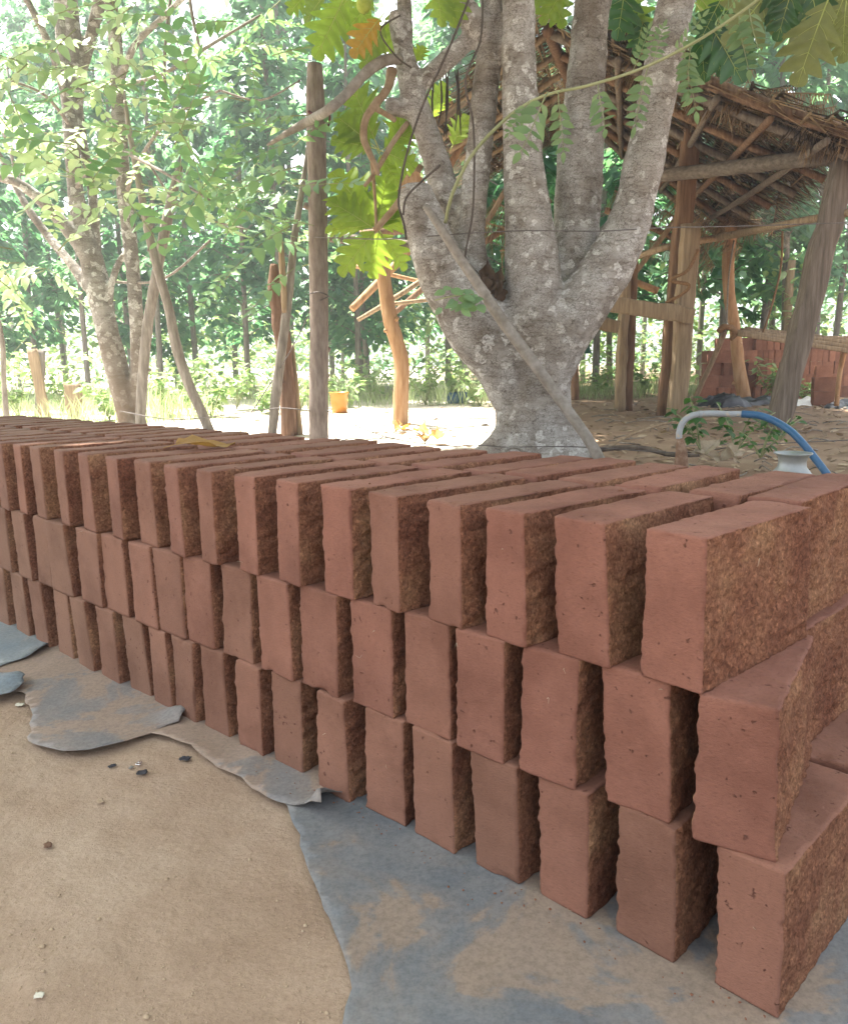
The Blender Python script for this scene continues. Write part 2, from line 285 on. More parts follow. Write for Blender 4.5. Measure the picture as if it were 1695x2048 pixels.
def tarp_mat(name, blue, grey, dust, th):
    m, t, N, L = nodes(name)
    tc = N('ShaderNodeTexCoord'); V = tc.outputs['Object']
    n1 = N('ShaderNodeTexNoise', i_Scale=6, i_Detail=6, i_Roughness=.6); L(V, n1.inputs['Vector'])
    r = ramp(N, [(.32, blue), (.6, grey)]); L(n1.outputs[0], r.inputs[0])
    ad = N('ShaderNodeVectorMath', operation='ADD'); L(V, ad.inputs[0]); ad.inputs[1].default_value = (7.3, 2.1, .4)
    n2 = N('ShaderNodeTexNoise', i_Scale=4.2, i_Detail=9, i_Roughness=.62, i_Distortion=.4); L(ad.outputs[0], n2.inputs['Vector'])
    dr = ramp(N, [(th-.09, .12), (th-.02, .3), (th+.01, .8), (th+.2, .95)]); L(n2.outputs[0], dr.inputs[0])
    mx = N('ShaderNodeMix', data_type='RGBA'); L(dr.outputs[0], mx.inputs[0]); L(r.outputs[0], mx.inputs[6]); mx.inputs[7].default_value = (*dust, 1)
    n3 = N('ShaderNodeTexNoise', i_Scale=120, i_Detail=5, i_Roughness=.75); L(V, n3.inputs['Vector']); r3 = ramp(N, [(.3, (.72, .72, .72)), (.6, (1.08, 1.08, 1.08))]); L(n3.outputs[0], r3.inputs[0])
    m2 = N('ShaderNodeMix', data_type='RGBA', blend_type='MULTIPLY'); m2.inputs[0].default_value = 1; L(mx.outputs[2], m2.inputs[6]); L(r3.outputs[0], m2.inputs[7])
    b = N('ShaderNodeBsdfPrincipled', i_Roughness=.72); b.inputs['Specular IOR Level'].default_value = .3; L(m2.outputs[2], b.inputs['Base Color'])
    bp = N('ShaderNodeBump', i_Strength=.35, i_Distance=.003); n4 = N('ShaderNodeTexNoise', i_Scale=28, i_Detail=7, i_Roughness=.65); L(V, n4.inputs['Vector']); L(n4.outputs[0], bp.inputs['Height']); L(bp.outputs[0], b.inputs['Normal'])
    o = N('ShaderNodeOutputMaterial'); L(b.outputs[0], o.inputs[0]); return m

M_FACE, M_SIDE = brick_face_mat(), brick_side_mat()
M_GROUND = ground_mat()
M_TARP = tarp_mat('dusty_blue_grey_sheet', (.085, .115, .142), (.168, .182, .19), (.27, .205, .15), .555)
M_TARPD = tarp_mat('dusty_grey_sheet', (.15, .163, .172), (.215, .205, .197), (.30, .222, .165), .48)
M_TARPB = tarp_mat('blue_grey_sheet', (.13, .18, .22), (.2, .235, .25), (.3, .26, .2), .63)
M_BARK = bark_mat('breadfruit_bark', ((.185, .158, .132), (.335, .32, .30), (.46, .452, .438)), (.60, .60, .585), .655)
M_BARKL = bark_mat('mottled_bark', ((.13, .118, .105), (.235, .22, .20), (.34, .325, .305)), (.52, .52, .50), .56, .8, (.5, 1.9, (.165, .122, .088)))
M_GREYW = gmat('weathered_grey_wood', [(.3, (.12, .10, .085)), (.5, (.21, .185, .16)), (.7, (.31, .28, .25))], 8, stretch=(3, 3, .6), bump=.6, bscale=60, bdist=.006)
M_POST = gmat('barky_post_wood', [(.3, (.15, .115, .095)), (.5, (.235, .19, .165)), (.7, (.32, .27, .24))], 14, stretch=(2, 2, .5), bump=.8, bscale=70, bdist=.006)
M_ORANGE = gmat('peeled_orange_wood', [(.3, (.25, .135, .065)), (.5, (.36, .21, .11)), (.7, (.45, .30, .18))], 7, stretch=(3, 3, .5), bump=.5, bscale=40, bdist=.006)
M_BROWNW = gmat('old_brown_timber', [(.3, (.10, .055, .032)), (.5, (.17, .10, .06)), (.7, (.26, .165, .10))], 7, stretch=(5, 5, .35), bump=.7, bscale=50, bdist=.006)
M_TANW = gmat('sawn_tan_timber', [(.3, (.17, .12, .075)), (.5, (.26, .19, .12)), (.7, (.36, .28, .19))], 7, stretch=(5, 5, .35), bump=.5, bscale=50, bdist=.005)
M_REDW = gmat('split_red_wood', [(.3, (.10, .055, .036)), (.5, (.17, .10, .068)), (.7, (.26, .17, .12))], 9, stretch=(5, 5, .3), bump=.9, bscale=40, bdist=.01)
M_DARKW = gmat('dark_log', [(.3, (.06, .048, .038)), (.5, (.12, .095, .075)), (.7, (.19, .155, .12))], 9, stretch=(3, 3, .5), bump=.7, bscale=45, bdist=.006)
M_GBP = gmat('grey_brown_timber', [(.3, (.085, .066, .05)), (.5, (.15, .12, .095)), (.7, (.23, .19, .155))], 7, stretch=(5, 5, .35), bump=.7, bscale=50, bdist=.006)
M_THATCH = leafmat('dry_palm_thatch', (.13, .09, .054), (.36, .265, .165), .18, (1.2, 1, .7), .9, .1)
M_THATCHD = leafmat('blackened_thatch', (.035, .03, .025), (.12, .09, .06), .1, (1.2, 1, .7), .9, .1)
M_TEAK = leafmat('teak_leaf', (.055, .15, .105), (.135, .265, .16), .55, (1.4, 1.6, .9))
M_TEAKP = leafmat('pale_teak_leaf', (.09, .20, .145), (.20, .335, .22), .55, (1.35, 1.5, .95))
M_BFR = leafmat('breadfruit_leaf', (.11, .19, .05), (.20, .275, .085), .6, (1.7, 1.65, .6), .5, .22)
M_BFRY = leafmat('yellowing_leaf', (.36, .22, .04), (.42, .28, .06), .5, (1.4, 1.2, .4), .5)
M_BFRD = leafmat('dark_breadfruit_leaf', (.025, .07, .03), (.05, .11, .05), .35, (1.5, 1.8, .6), .35)
M_RIB = gmat('leaf_rib', [(.3, (.30, .36, .10)), (.7, (.42, .46, .17))], 5, bump=0)
M_PINN = leafmat('pinnate_leaf', (.11, .21, .13), (.21, .31, .19), .45, (1.5, 1.6, .8))
M_PINNP = leafmat('pale_pinnate_leaf', (.24, .34, .23), (.42, .50, .38), .5, (1.4, 1.45, .9))
M_PINV = leafmat('climber_leaf', (.12, .20, .10), (.21, .29, .15), .4, (1.4, 1.5, .8))
M_STEM = gmat('green_stem', [(.3, (.20, .23, .11)), (.7, (.33, .35, .20))], 6, bump=0)
M_GRASS = leafmat('grass_blade', (.19, .26, .12), (.40, .45, .27), .5, (1.3, 1.35, 1.0))
M_WEED = leafmat('weed_leaf', (.15, .25, .11), (.34, .42, .24), .5, (1.4, 1.5, .8))
M_WEEDD = leafmat('dark_weed_leaf', (.035, .10, .03), (.08, .17, .05), .4, (1.5, 1.7, .6))
M_DRY = leafmat('dry_leaf', (.27, .16, .06), (.47, .30, .12), .35, (1.3, 1.1, .6), .7, .2)
M_DRYG = leafmat('bleached_dry_leaf', (.34, .27, .19), (.52, .45, .35), .25, (1.1, 1, .8), .8, .2)
M_WIRE = gmat('rusty_wire', [(.3, (.07, .06, .055)), (.7, (.17, .15, .14))], 30, bump=0, rough=.6)
M_VINE = gmat('dark_vine', [(.3, (.05, .042, .035)), (.7, (.12, .1, .085))], 20, bump=.3)
M_TWINE = gmat('maroon_twine', [(.3, (.07, .02, .025)), (.7, (.15, .05, .05))], 30, bump=.4)
M_ROPE = gmat('grey_rope', [(.3, (.13, .12, .10)), (.7, (.27, .25, .22))], 60, bump=.6)
M_COIR = gmat('brown_coir_rope', [(.3, (.14, .075, .035)), (.7, (.28, .17, .09))], 60, bump=.6)
M_YEL = gmat('yellow_orange_plastic', [(.3, (.42, .155, .012)), (.7, (.52, .22, .025))], 5, bump=.1, rough=.4, spec=.4)
M_BLUE = gmat('blue_plastic', [(.3, (.03, .10, .24)), (.7, (.05, .15, .32))], 5, bump=.1, rough=.4, spec=.4)
M_BLACKP = gmat('black_plastic_sheet', [(.3, (.012, .013, .016)), (.7, (.035, .037, .045))], 8, bump=.4, bscale=20, rough=.35, spec=.5)
M_WHITEP = gmat('white_plastic_sheet', [(.3, (.62, .62, .60)), (.7, (.78, .78, .76))], 8, bump=.4, bscale=20, rough=.45, spec=.4)
M_PVC = gmat('grey_pvc', [(.3, (.22, .24, .26)), (.7, (.33, .35, .37))], 8, bump=.15, rough=.45, spec=.4, fleck=(22, .62, (.38, .33, .27)))
M_HOSE = gmat('blue_hose', [(.3, (.018, .075, .17)), (.7, (.035, .12, .24))], 6, bump=.15, rough=.4, spec=.4, fleck=(25, .66, (.13, .17, .2)))
M_RUST = gmat('mud_caked_pipe', [(.3, (.11, .06, .04)), (.5, (.18, .105, .068)), (.7, (.30, .22, .16))], 25, bump=.8, bscale=60, bdist=.006)
M_ALU = gmat('dull_aluminium', [(.3, (.22, .24, .245)), (.7, (.33, .35, .355))], 7, bump=.25, bscale=18, rough=.5, metal=.6, spec=.5, fleck=(9, .60, (.40, .39, .36)))
M_STONE = gmat('grey_stone', [(.3, (.16, .15, .135)), (.7, (.29, .275, .25))], 8, bump=.6, bscale=30)
M_CLOTH = gmat('dark_green_cloth', [(.3, (.02, .07, .05)), (.7, (.045, .12, .085))], 12, bump=.3)
M_FRUIT = gmat('breadfruit_skin', [(.3, (.25, .32, .05)), (.7, (.36, .42, .09))], 40, bump=.9, bscale=90, bdist=.004)
M_PAPER = gmat('white_scrap', [(.3, (.55, .52, .42)), (.7, (.7, .67, .58))], 30, bump=.2)
M_CHAR = gmat('charred_bit', [(.3, (.03, .03, .035)), (.7, (.08, .08, .09))], 30, bump=.4)
M_FOIL = gmat('foil', [(.3, (.6, .6, .62)), (.7, (.85, .85, .87))], 30, bump=.5, rough=.25, metal=.9)
M_FBRICK = gmat('far_brick_clay', [(.3, (.17, .075, .046)), (.5, (.225, .105, .066)), (.7, (.28, .14, .09))], 7, bump=.5, bscale=60, bdist=.005)
def _vary(m, lo, hi):
    t = m.node_tree; b = [n for n in t.nodes if n.type == 'BSDF_PRINCIPLED'][0]; src = b.inputs['Base Color'].links[0].from_socket
    oi = t.nodes.new('ShaderNodeObjectInfo'); mr = t.nodes.new('ShaderNodeMapRange'); mr.inputs[3].default_value = lo; mr.inputs[4].default_value = hi; t.links.new(oi.outputs['Random'], mr.inputs[0])
    hv = t.nodes.new('ShaderNodeHueSaturation'); t.links.new(mr.outputs[0], hv.inputs['Value']); t.links.new(src, hv.inputs['Color']); t.links.new(hv.outputs[0], b.inputs['Base Color'])
_vary(M_FBRICK, .7, 1.2)
M_POLEI = gmat('plain_grey_pole', [(.3, (.17, .145, .12)), (.5, (.25, .225, .195)), (.7, (.34, .31, .28))], 16, bump=.7, bscale=60, bdist=.006)
M_HPOLE = gmat('weathered_beam', [(.3, (.075, .06, .047)), (.5, (.135, .11, .088)), (.7, (.21, .175, .14))], 7, stretch=(.5, 3, 5), bump=.7, bscale=50, bdist=.006)
M_CLOD = gmat('soil_clod', [(.3, (.33, .245, .16)), (.7, (.47, .37, .26))], 20, bump=.5, bscale=90)

# ================================================================== setting
def axis(lo, hi, a, b, fine, grow=1.18):
    c = list(np.arange(a, b, fine)); s = fine
    x = a; left = []
    while x > lo: s *= grow; x -= s; left.append(x)
    s = fine; x = c[-1]; right = []
    while x < hi: s *= grow; x += s; right.append(x)
    return np.array(left[::-1]+c+right)
def relief(x, y):
    P = np.stack([x, y, np.zeros_like(x)], 1)
    near = np.clip((5.5-y)/2, 0, 1)
    z = .005*vn(P, 5, 3)+.003*vn(P, 13, 4)+.002*vn(P, 31, 5)+.0013*vn(P, 62, 6)
    lump = np.clip(vn(P, 2.6, 9)-.1, 0, 1)
    z += lump*(.008*np.abs(vn(P, 18, 10))+.004*np.abs(vn(P, 40, 11)))
    z = z - .004
    open_ = np.clip((-.22-(x*.659+y*.752-.8804))/.25, 0, 1)*np.clip((.05-x)/.3, 0, 1)
    z = z + open_*(.012*vn(P, 2.2, 21)+.008*np.abs(vn(P, 7, 22))+.010*np.clip(vn(P, 11, 23)-.3, 0, 1)+.007*np.abs(vn(P, 24, 24))*np.clip(vn(P, 3, 25)+.4, 0, 1))
    z = np.minimum(z, .006+.03*open_)
    far = np.clip((y-4)/3, 0, 1)
    z = z + far*(.02*vn(P, .9, 12)+.012*vn(P, 3.1, 13))
    return z + np.clip(y-4, 0, 10)*.02
ax = axis(-90, 90, -1.7, 1.2, .0125); ay = axis(-14, 140, .45, 3.2, .0125)
X, Y = np.meshgrid(ax, ay); xs, ys = X.ravel(), Y.ravel(); nx, ny = len(ax), len(ay)
g = MB(); idx = np.arange(nx*ny).reshape(ny, nx)
g.add(np.stack([xs, ys, relief(xs, ys)], 1), np.stack([idx[:-1, :-1], idx[:-1, 1:], idx[1:, 1:], idx[1:, :-1]], -1).reshape(-1, 4).tolist())
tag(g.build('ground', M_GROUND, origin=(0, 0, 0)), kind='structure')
def gz(x, y): return float(relief(np.array([x]), np.array([y]))[0])
def GG(px, py):
    p = GP(px, py); return Vector((p.x, p.y, gz(p.x, p.y)))

# ================================================================== the near brick stack
TV = Vector((0.75215531, -0.65898588, 0)); NV = Vector((0.65898588, 0.75215531, 0)); DIST = 0.880367
BH = .19
YAWW = math.atan2(TV.y, TV.x)
def brick_mesh(tl, tr, br, bl, L, H, res, seed, rough=1.0):
    c0 = (bl+br)/2; w0 = br-bl; c1 = (tl+tr)/2; w1 = tr-tl; wm = (w0+w1)/2
    n = [max(3, int(round(wm/res[0]))), max(3, int(round(L/res[1]))), max(3, int(round(H/res[2])))]
    ids = {}; P = []; Fc = []; Mi = []
    def vid(i, j, k):
        key = (i, j, k)
        if key not in ids: ids[key] = len(P); P.append((i/n[0]-.5, j/n[1], k/n[2]))
        return ids[key]
    for a in range(3):
        u, v = (a+1) % 3, (a+2) % 3
        for s in (0, 1):
            for i in range(n[u]):
                for j in range(n[v]):
                    q = []
                    for di, dj in ((0, 0), (1, 0), (1, 1), (0, 1)):
                        c = [0, 0, 0]; c[a] = n[a]*s; c[u] = i+di; c[v] = j+dj; q.append(vid(*c))
                    Fc.append(q if s else q[::-1]); Mi.append(1 if a == 0 else 0)
    P = np.array(P)*[wm, L, H] - [0, L/2, H/2]; b = np.array([wm, L, H])/2; r = .0026
    q = np.clip(P, -(b-r), b-r); d = P-q; d /= np.linalg.norm(d, axis=1)[:, None]+1e-12
    W = P + np.array([seed*1.37, seed*.71, seed*.33])
    side = np.abs(d[:, 0])
    disp = (1-side)*(.0010*vn(W, 14, 1)+.0007*vn(W, 60, 2)) + side*rough*(.0022*vn(W, 22, 3)+.0034*vn(W, 85, 4)-.002+.0022*vn(W, 170, 5))
    # chips out of some edges
    e = np.sort(np.abs(P)/b, axis=1)[:, 1]; chip = np.clip(vn(W, 24, 6)-.5, 0, 1)*np.clip((e-.86)/.14, 0, 1)
    disp -= chip*.02
    V = q + d*r + d*disp[:, None]
    # ragged burr where the mould was cut off
    nf = np.maximum(np.exp(-(b[1]-np.abs(P[:, 1]))/.006), .6*np.exp(-(b[2]-np.abs(P[:, 2]))/.005))
    V[:, 0] += np.sign(P[:, 0])*side**.5*nf*(.0024*np.clip(vn(W, 263, 7)+.1, -.6, 1)*(.5+.5*vn(W, 31, 18))+.0010*vn(W, 97, 8)*vn(W, 13, 28)+.0016*vn(W, 17, 10))
    V[:, 2] += np.sign(P[:, 2])*np.abs(d[:, 2])*(.0010*vn(W, 26, 9)+.0008*vn(W, 90, 19))
    z = (V[:, 2]+H/2)/H; V[:, 0] = (c0+(c1-c0)*z) + V[:, 0]*(w0+(w1-w0)*z)/wm
    V[:, 1] += L/2; V[:, 2] += H/2
    mb = MB(); mb.add(V, Fc); mb.m = Mi
    return mb
ORD = ['first', 'second', 'third', 'fourth', 'fifth', 'sixth', 'seventh', 'eighth', 'ninth', 'tenth', 'eleventh', 'twelfth', 'thirteenth', 'fourteenth', 'fifteenth', 'sixteenth', 'seventeenth', 'eighteenth', 'nineteenth', 'twentieth', 'twenty-first', 'twenty-second', 'twenty-third', 'twenty-fourth', 'twenty-fifth', 'twenty-sixth', 'twenty-seventh', 'twenty-eighth', 'twenty-ninth', 'thirtieth']
CN = ['bottom', 'middle', 'top']
nb = [0]
def near_brick(k, row, i, tl, tr, br, bl, n0, L, yaw, dz=0):
    tl -= .0022; bl -= .0022; tr += .0022; br += .0022
    c = (tl+tr+br+bl)/4; P = TV*c + NV*(DIST+n0); dist = (P-CAM).length
    if row == 0: res = (.005, .010, .0036) if i < 9 else ((.006, .014, .0075) if i < 18 else (.012, .03, .012))
    else: res = (.008, .010, .012) if (i < 12 and k == 2) or i < 2 else (.014, .03, .02)
    if i == 0: res = (.005, .006, .0036)
    nb[0] += 1
    me = brick_mesh(tl-c, tr-c, br-c, bl-c, L, BH+.0015, res, nb[0])
    o = me.build('brick', [M_FACE, M_SIDE], origin=(0, 0, 0))
    # shift the origin back to the brick's own place
    o.location = (P.x, P.y, k*BH+dz+.004); o.rotation_euler = (0, 0, YAWW+yaw)
    lab = f'mud brick {ORD[i]} from the corner end, {CN[k]} course, {"front" if row == 0 else "back"} row of the long stack'
    o['dust'] = min(1., max(0., .12-.38*(c+.6)+(.25, .05, -.1)[k]+rnd.uniform(-.2, .2)))
    return tag(o, lab, 'brick', 'mud bricks of the long stack')
# measured edges along the wall (top-left, top-right, bottom-right, bottom-left), corner end first
MEAS = {0: '-.306 -.226 -.222 -.298|-.440 -.358 -.352 -.436|-.566 -.483 -.481 -.560|-.688 -.601 -.593 -.676|-.809 -.721 -.716 -.804|-.919 -.830 -.830 -.922|-1.039 -.962 -.957 -1.044|-1.178 -1.091 -1.097 -1.181|-1.283 -1.204 -1.207 -1.288|-1.418 -1.334 -1.330 -1.420|-1.514 -1.434 -1.440 -1.521|-1.618 -1.545 -1.534 -1.619|-1.744 -1.658 -1.640 -1.733|-1.865 -1.780 -1.774 -1.862|-2.010 -1.922 -1.895 -1.985|-2.115 -2.024 -2.022 -2.118|-2.275 -2.190 -2.168 -2.254|-2.395 -2.304 -2.292 -2.392',
        1: '-.337 -.249 -.241 -.334|-.471 -.378 -.370 -.459|-.592 -.502 -.503 -.594|-.708 -.621 -.621 -.712|-.826 -.729 -.727 -.826|-.950 -.850 -.850 -.950|-1.081 -.977 -.983 -1.085|-1.203 -1.107 -1.103 -1.201|-1.326 -1.225 -1.233 -1.334|-1.457 -1.358 -1.360 -1.459|-1.574 -1.462 -1.463 -1.564|-1.674 -1.580 -1.570 -1.673|-1.815 -1.705 -1.705 -1.815|-1.938 -1.820 -1.825 -1.940|-2.105 -1.998 -1.975 -2.095|-2.190 -2.111 -2.112 -2.200|-2.335 -2.241 -2.222 -2.317',
        2: '-.414 -.337 -.332 -.414|-.548 -.470 -.456 -.538|-.658 -.588 -.580 -.658|-.770 -.700 -.698 -.770|-.899 -.823 -.823 -.893|-1.010 -.931 -.932 -1.012|-1.130 -1.059 -1.067 -1.138|-1.262 -1.186 -1.191 -1.258|-1.382 -1.319 -1.319 -1.383|-1.502 -1.438 -1.430 -1.492|-1.640 -1.560 -1.554 -1.640|-1.760 -1.684 -1.687 -1.757|-1.892 -1.828 -1.818 -1.898|-2.025 -1.955 -1.957 -2.020|-2.170 -2.098 -2.095 -2.162|-2.280 -2.215 -2.217 -2.282'}
YAWS = {(2, 0): -7, (2, 1): -5.5, (2, 2): -8, (2, 3): -10, (1, 0): 8, (0, 0): -4}
for k in range(3):
    M = [[float(x) for x in s.split()] for s in MEAS[k].split('|')]
    while M[-1][0] > -3.75:
        s = rnd.uniform(.118, .13); wd = rnd.uniform(.074, .09); a = M[-1][0]-s+.0+rnd.uniform(-.004, .004)
        M.append([a, a+wd, a+wd+rnd.uniform(-.006, .01), a+rnd.uniform(-.004, .01)])
    for i, (tl, tr, br, bl) in enumerate(M):
        yaw = math.radians(YAWS.get((k, i), (-7 if k == 2 else -1.5)+rnd.uniform(-2.2, 2.2)))
        n0 = rnd.uniform(-.004, .007)
        near_brick(k, 0, i, tl, tr, br, bl, n0, .288+rnd.uniform(-.006, .004), yaw)
        # back row
        sh = {2: .028, 1: -.03, 0: .005}[k]+rnd.uniform(-.014, .014)
        if i == 0: sh = {2: .016, 1: -.05, 0: -.002}[k]
        wq = .078+rnd.uniform(-.004, .006); c = (tl+tr+br+bl)/4+sh + (.032 if k == 2 else 0)*(1 if i else 0)
        near_brick(k, 1, i, c-wq/2, c+wq/2+rnd.uniform(-.004, .004), c+wq/2, c-wq/2, .298+rnd.uniform(-.008, .01), (.30+rnd.uniform(-.008, .012) if i else .325), math.radians((-6 if k == 2 else -2)+rnd.uniform(-3, 3) if i else (-2, -5, -4)[k]), rnd.uniform(-.001, .002))

# ================================================================== plastic sheets on the ground
def sheet(name, poly, label, mat, z, step=.025, seed=0, lift=None, wr=.003):
    pts = []
    for i in range(len(poly)):
        a, b = Vector(poly[i]), Vector(poly[(i+1) % len(poly)]); n = max(1, int((b-a).length/step))
        for j in range(n):
            p = a.lerp(b, j/n); q = np.array([[p.x, p.y, 0]])
            d = Vector((vn(q, 25, seed)[0], vn(q, 25, seed+1)[0]))*.008+Vector((vn(q, 70, seed)[0], vn(q, 70, seed+1)[0]))*.004; pts.append(p+d)
    nb_ = len(pts); edges = [(i, (i+1) % nb_) for i in range(nb_)]
    xs = [p.x for p in pts]; ys = [p.y for p in pts]
    for x in np.arange(min(xs), max(xs), step):
        for y in np.arange(min(ys), max(ys), step): pts.append(Vector((x+rnd.uniform(-.3, .3)*step, y+rnd.uniform(-.3, .3)*step)))
    v, e, f, *_ = geometry.delaunay_2d_cdt(pts, edges, [], 1, 1e-5)
    Q = np.array([(p.x, p.y, 0) for p in v]); zz = z + wr*(vn(Q, 7, seed+2)+.5*vn(Q, 19, seed+3)+1.0) + .006*np.clip(.16-np.abs(vn(Q*[1, .45, 1], 6, seed+5)), 0, 1)/.16*np.clip(vn(Q, 3, seed+6)+.3, 0, 1)
    if lift:
        for (x, y, r, h, sx) in lift:
            d2 = (Q[:, 0]-x)**2+(Q[:, 1]-y)**2; zz = zz + h*np.exp(-d2/r**2)
            Q[:, 0] += sx*np.exp(-d2/r**2)
    Q[:, 2] = zz
    n0 = len(Q); B = Q - [0, 0, .0025]
    mb = MB(); mb.add(Q, [tuple(t) for t in f]); o = mb.build(name, mat, origin=(float(Q[:, 0].mean()), float(Q[:, 1].mean()), 0))
    md = o.modifiers.new('thickness', 'SOLIDIFY'); md.thickness = .0011; md.offset = -1
    return tag(o, label, 'plastic sheet')
def g2(px, py): p = GP(px, py, 0); return (p.x, p.y)
def un(u, n): p = TV*u + NV*(DIST+n); return (p.x, p.y)
sheet('plastic_sheet', [g2(572, 1606), g2(590, 1660), g2(612, 1735), g2(640, 1800), g2(668, 1870), g2(697, 1945), g2(700, 1990), g2(695, 2048), (-.02, .55), (.35, .12), (1.2, .15), (1.5, .95), un(-.35, .75), un(-1.15, .68), un(-1.2, 0)],
      'large blue-grey plastic sheet under the corner end of the brick stack', M_TARP, .002, .022, 1)
tip = g2(668, 1632)
sheet('plastic_sheet', [g2(290, 1474), g2(335, 1484), g2(380, 1505), g2(430, 1540), g2(480, 1565), g2(520, 1590), g2(560, 1612), g2(610, 1630), g2(662, 1645), g2(668, 1618), g2(712, 1596), un(-.95, .05), un(-.95, .5), un(-1.7, .5), un(-1.62, -.01)],
      'long dusty grey plastic strip with a curled-up end beside the brick stack', M_TARPD, .005, .02, 11, [(tip[0], tip[1], .04, .045, -.02), (*g2(372, 1517), .05, .012, 0)])
sheet('plastic_sheet', [g2(-60, 1370), g2(0, 1378), g2(48, 1396), g2(66, 1440), g2(56, 1484), g2(80, 1502), g2(122, 1517), g2(180, 1511), g2(255, 1492), g2(300, 1476), g2(335, 1462), g2(356, 1460), g2(378, 1443), g2(362, 1428), un(-1.58, .02), un(-1.6, .4), un(-2.7, .4), g2(-60, 1290)],
      'rounded dusty grey plastic sheet overlapping the long strip', M_TARPD, .009, .02, 21, [(*g2(368, 1440), .04, .022, 0), (*g2(122, 1514), .05, .003, 0)])
sheet('plastic_sheet', [g2(-90, 1350), g2(0, 1344), g2(32, 1334), g2(62, 1324), g2(92, 1310), un(-2.2, .03), un(-2.2, .2), un(-3.1, .2), g2(-120, 1290)],
      'smooth blue-grey plastic sheet tucked under the far bricks of the stack', M_TARPB, .014, .02, 31, [(*g2(85, 1310), .04, .012, 0)])
sheet('plastic_sheet', [g2(-60, 1372), g2(0, 1362), g2(30, 1366), g2(52, 1372), g2(50, 1386), g2(20, 1402), g2(-60, 1424)],
      'small folded blue plastic scrap with a thick rounded edge', M_TARPB, .017, .012, 41, [(*g2(38, 1376), .035, .014, 0), (*g2(2, 1378), .05, .01, 0)], .004)

# ================================================================== trees
def remeshed(mb, name, voxel, mat, parent, lump, seed, smooth=6):
    o = mb.build(name, mat, parent)
    md = o.modifiers.new('r', 'REMESH'); md.mode = 'VOXEL'; md.voxel_size = voxel
    m2 = o.modifiers.new('s', 'SMOOTH'); m2.factor = .5; m2.iterations = smooth
    dg = bpy.context.evaluated_depsgraph_get(); me = bpy.data.meshes.new_from_object(o.evaluated_get(dg)); o.modifiers.clear(); o.data = me
    n = len(me.vertices); V = np.empty(n*3); me.vertices.foreach_get('co', V); V = V.reshape(-1, 3)
    Nn = np.empty(n*3); me.vertices.foreach_get('normal', Nn); Nn = Nn.reshape(-1, 3)
    W = V*[1, 1, 1]
    V = V + Nn*(lump*(vn(W, 4, seed)+.5*vn(W, 11, seed+1)+.3*vn(W*[1, 1, 2.2], 22, seed+2)+.22*vn(W*[1, 1, 1.6], 48, seed+4)))[:, None]
    me.vertices.foreach_set('co', V.ravel()); me.update()
    if not me.materials: me.materials.append(mat)
    me.polygons.foreach_set('use_smooth', [True]*len(me.polygons)); return o
def limb(mb, pts, seg=14, lump=.04, seed=0):
    P = [AT(a, b, y) for a, b, y, r in pts]; R = [r*y/F for a, b, y, r in pts]
    return tube(P, R, seg, 5, lump, seed, mb=mb)
# --- leaf templates
def ovate(L=1, W=.55, fold=.12, droop=.1, n=4):
    V = []; Fc = []
    for i in range(n+1):
        t = i/n; w = W*.5*(math.sin(math.pi*min(1, t**.8*.98+.02)))**.9 if 0 < i < n else 0; z = -droop*t*t
        V += [(0, t*L, z), (-w, t*L, z+fold*w), (w, t*L, z+fold*w)]
    for i in range(n):
        a, b = i*3, (i+1)*3
        if i == 0: Fc += [(a, b, b+1), (a, b+2, b)]
        elif i == n-1: Fc += [(a, b, a+1), (a, a+2, b)]
        else: Fc += [(a, b, b+1, a+1), (a, a+2, b+2, b)]
    used = sorted({i for f in Fc for i in f}); mp_ = {u: k for k, u in enumerate(used)}
    return np.array(V)[used], [tuple(mp_[i] for i in f) for f in Fc]
def frames(dirs, ups):
    y = dirs/np.linalg.norm(dirs, axis=1)[:, None]; x = np.cross(y, ups); x /= np.linalg.norm(x, axis=1)[:, None]+1e-9; z = np.cross(x, y)
    return np.stack([x, y, z], 2)
def scatter(mb, tmpl, P, D, U, S_, mi=0):
    V, Fc = tmpl; Rm = frames(np.asarray(D, float), np.asarray(U, float)); P = np.asarray(P, float); S_ = np.asarray(S_, float)
    A = np.einsum('nij,kj->nki', Rm, V)*S_[:, None, None]+P[:, None, :]
    k = len(V); base = mb.n; n = len(P)
    mb.v.append(A.reshape(-1, 3)); mb.n += n*k
    for f in Fc:
        for r in (np.array(f)[None, :]+np.arange(n)[:, None]*k+base).tolist(): mb.f.append(tuple(r)); mb.m.append(mi)
    return mb
T_OV = ovate(); T_OVS = ovate(n=3, fold=.2); T_BROAD = ovate(1, .68, .1, .22, 5)

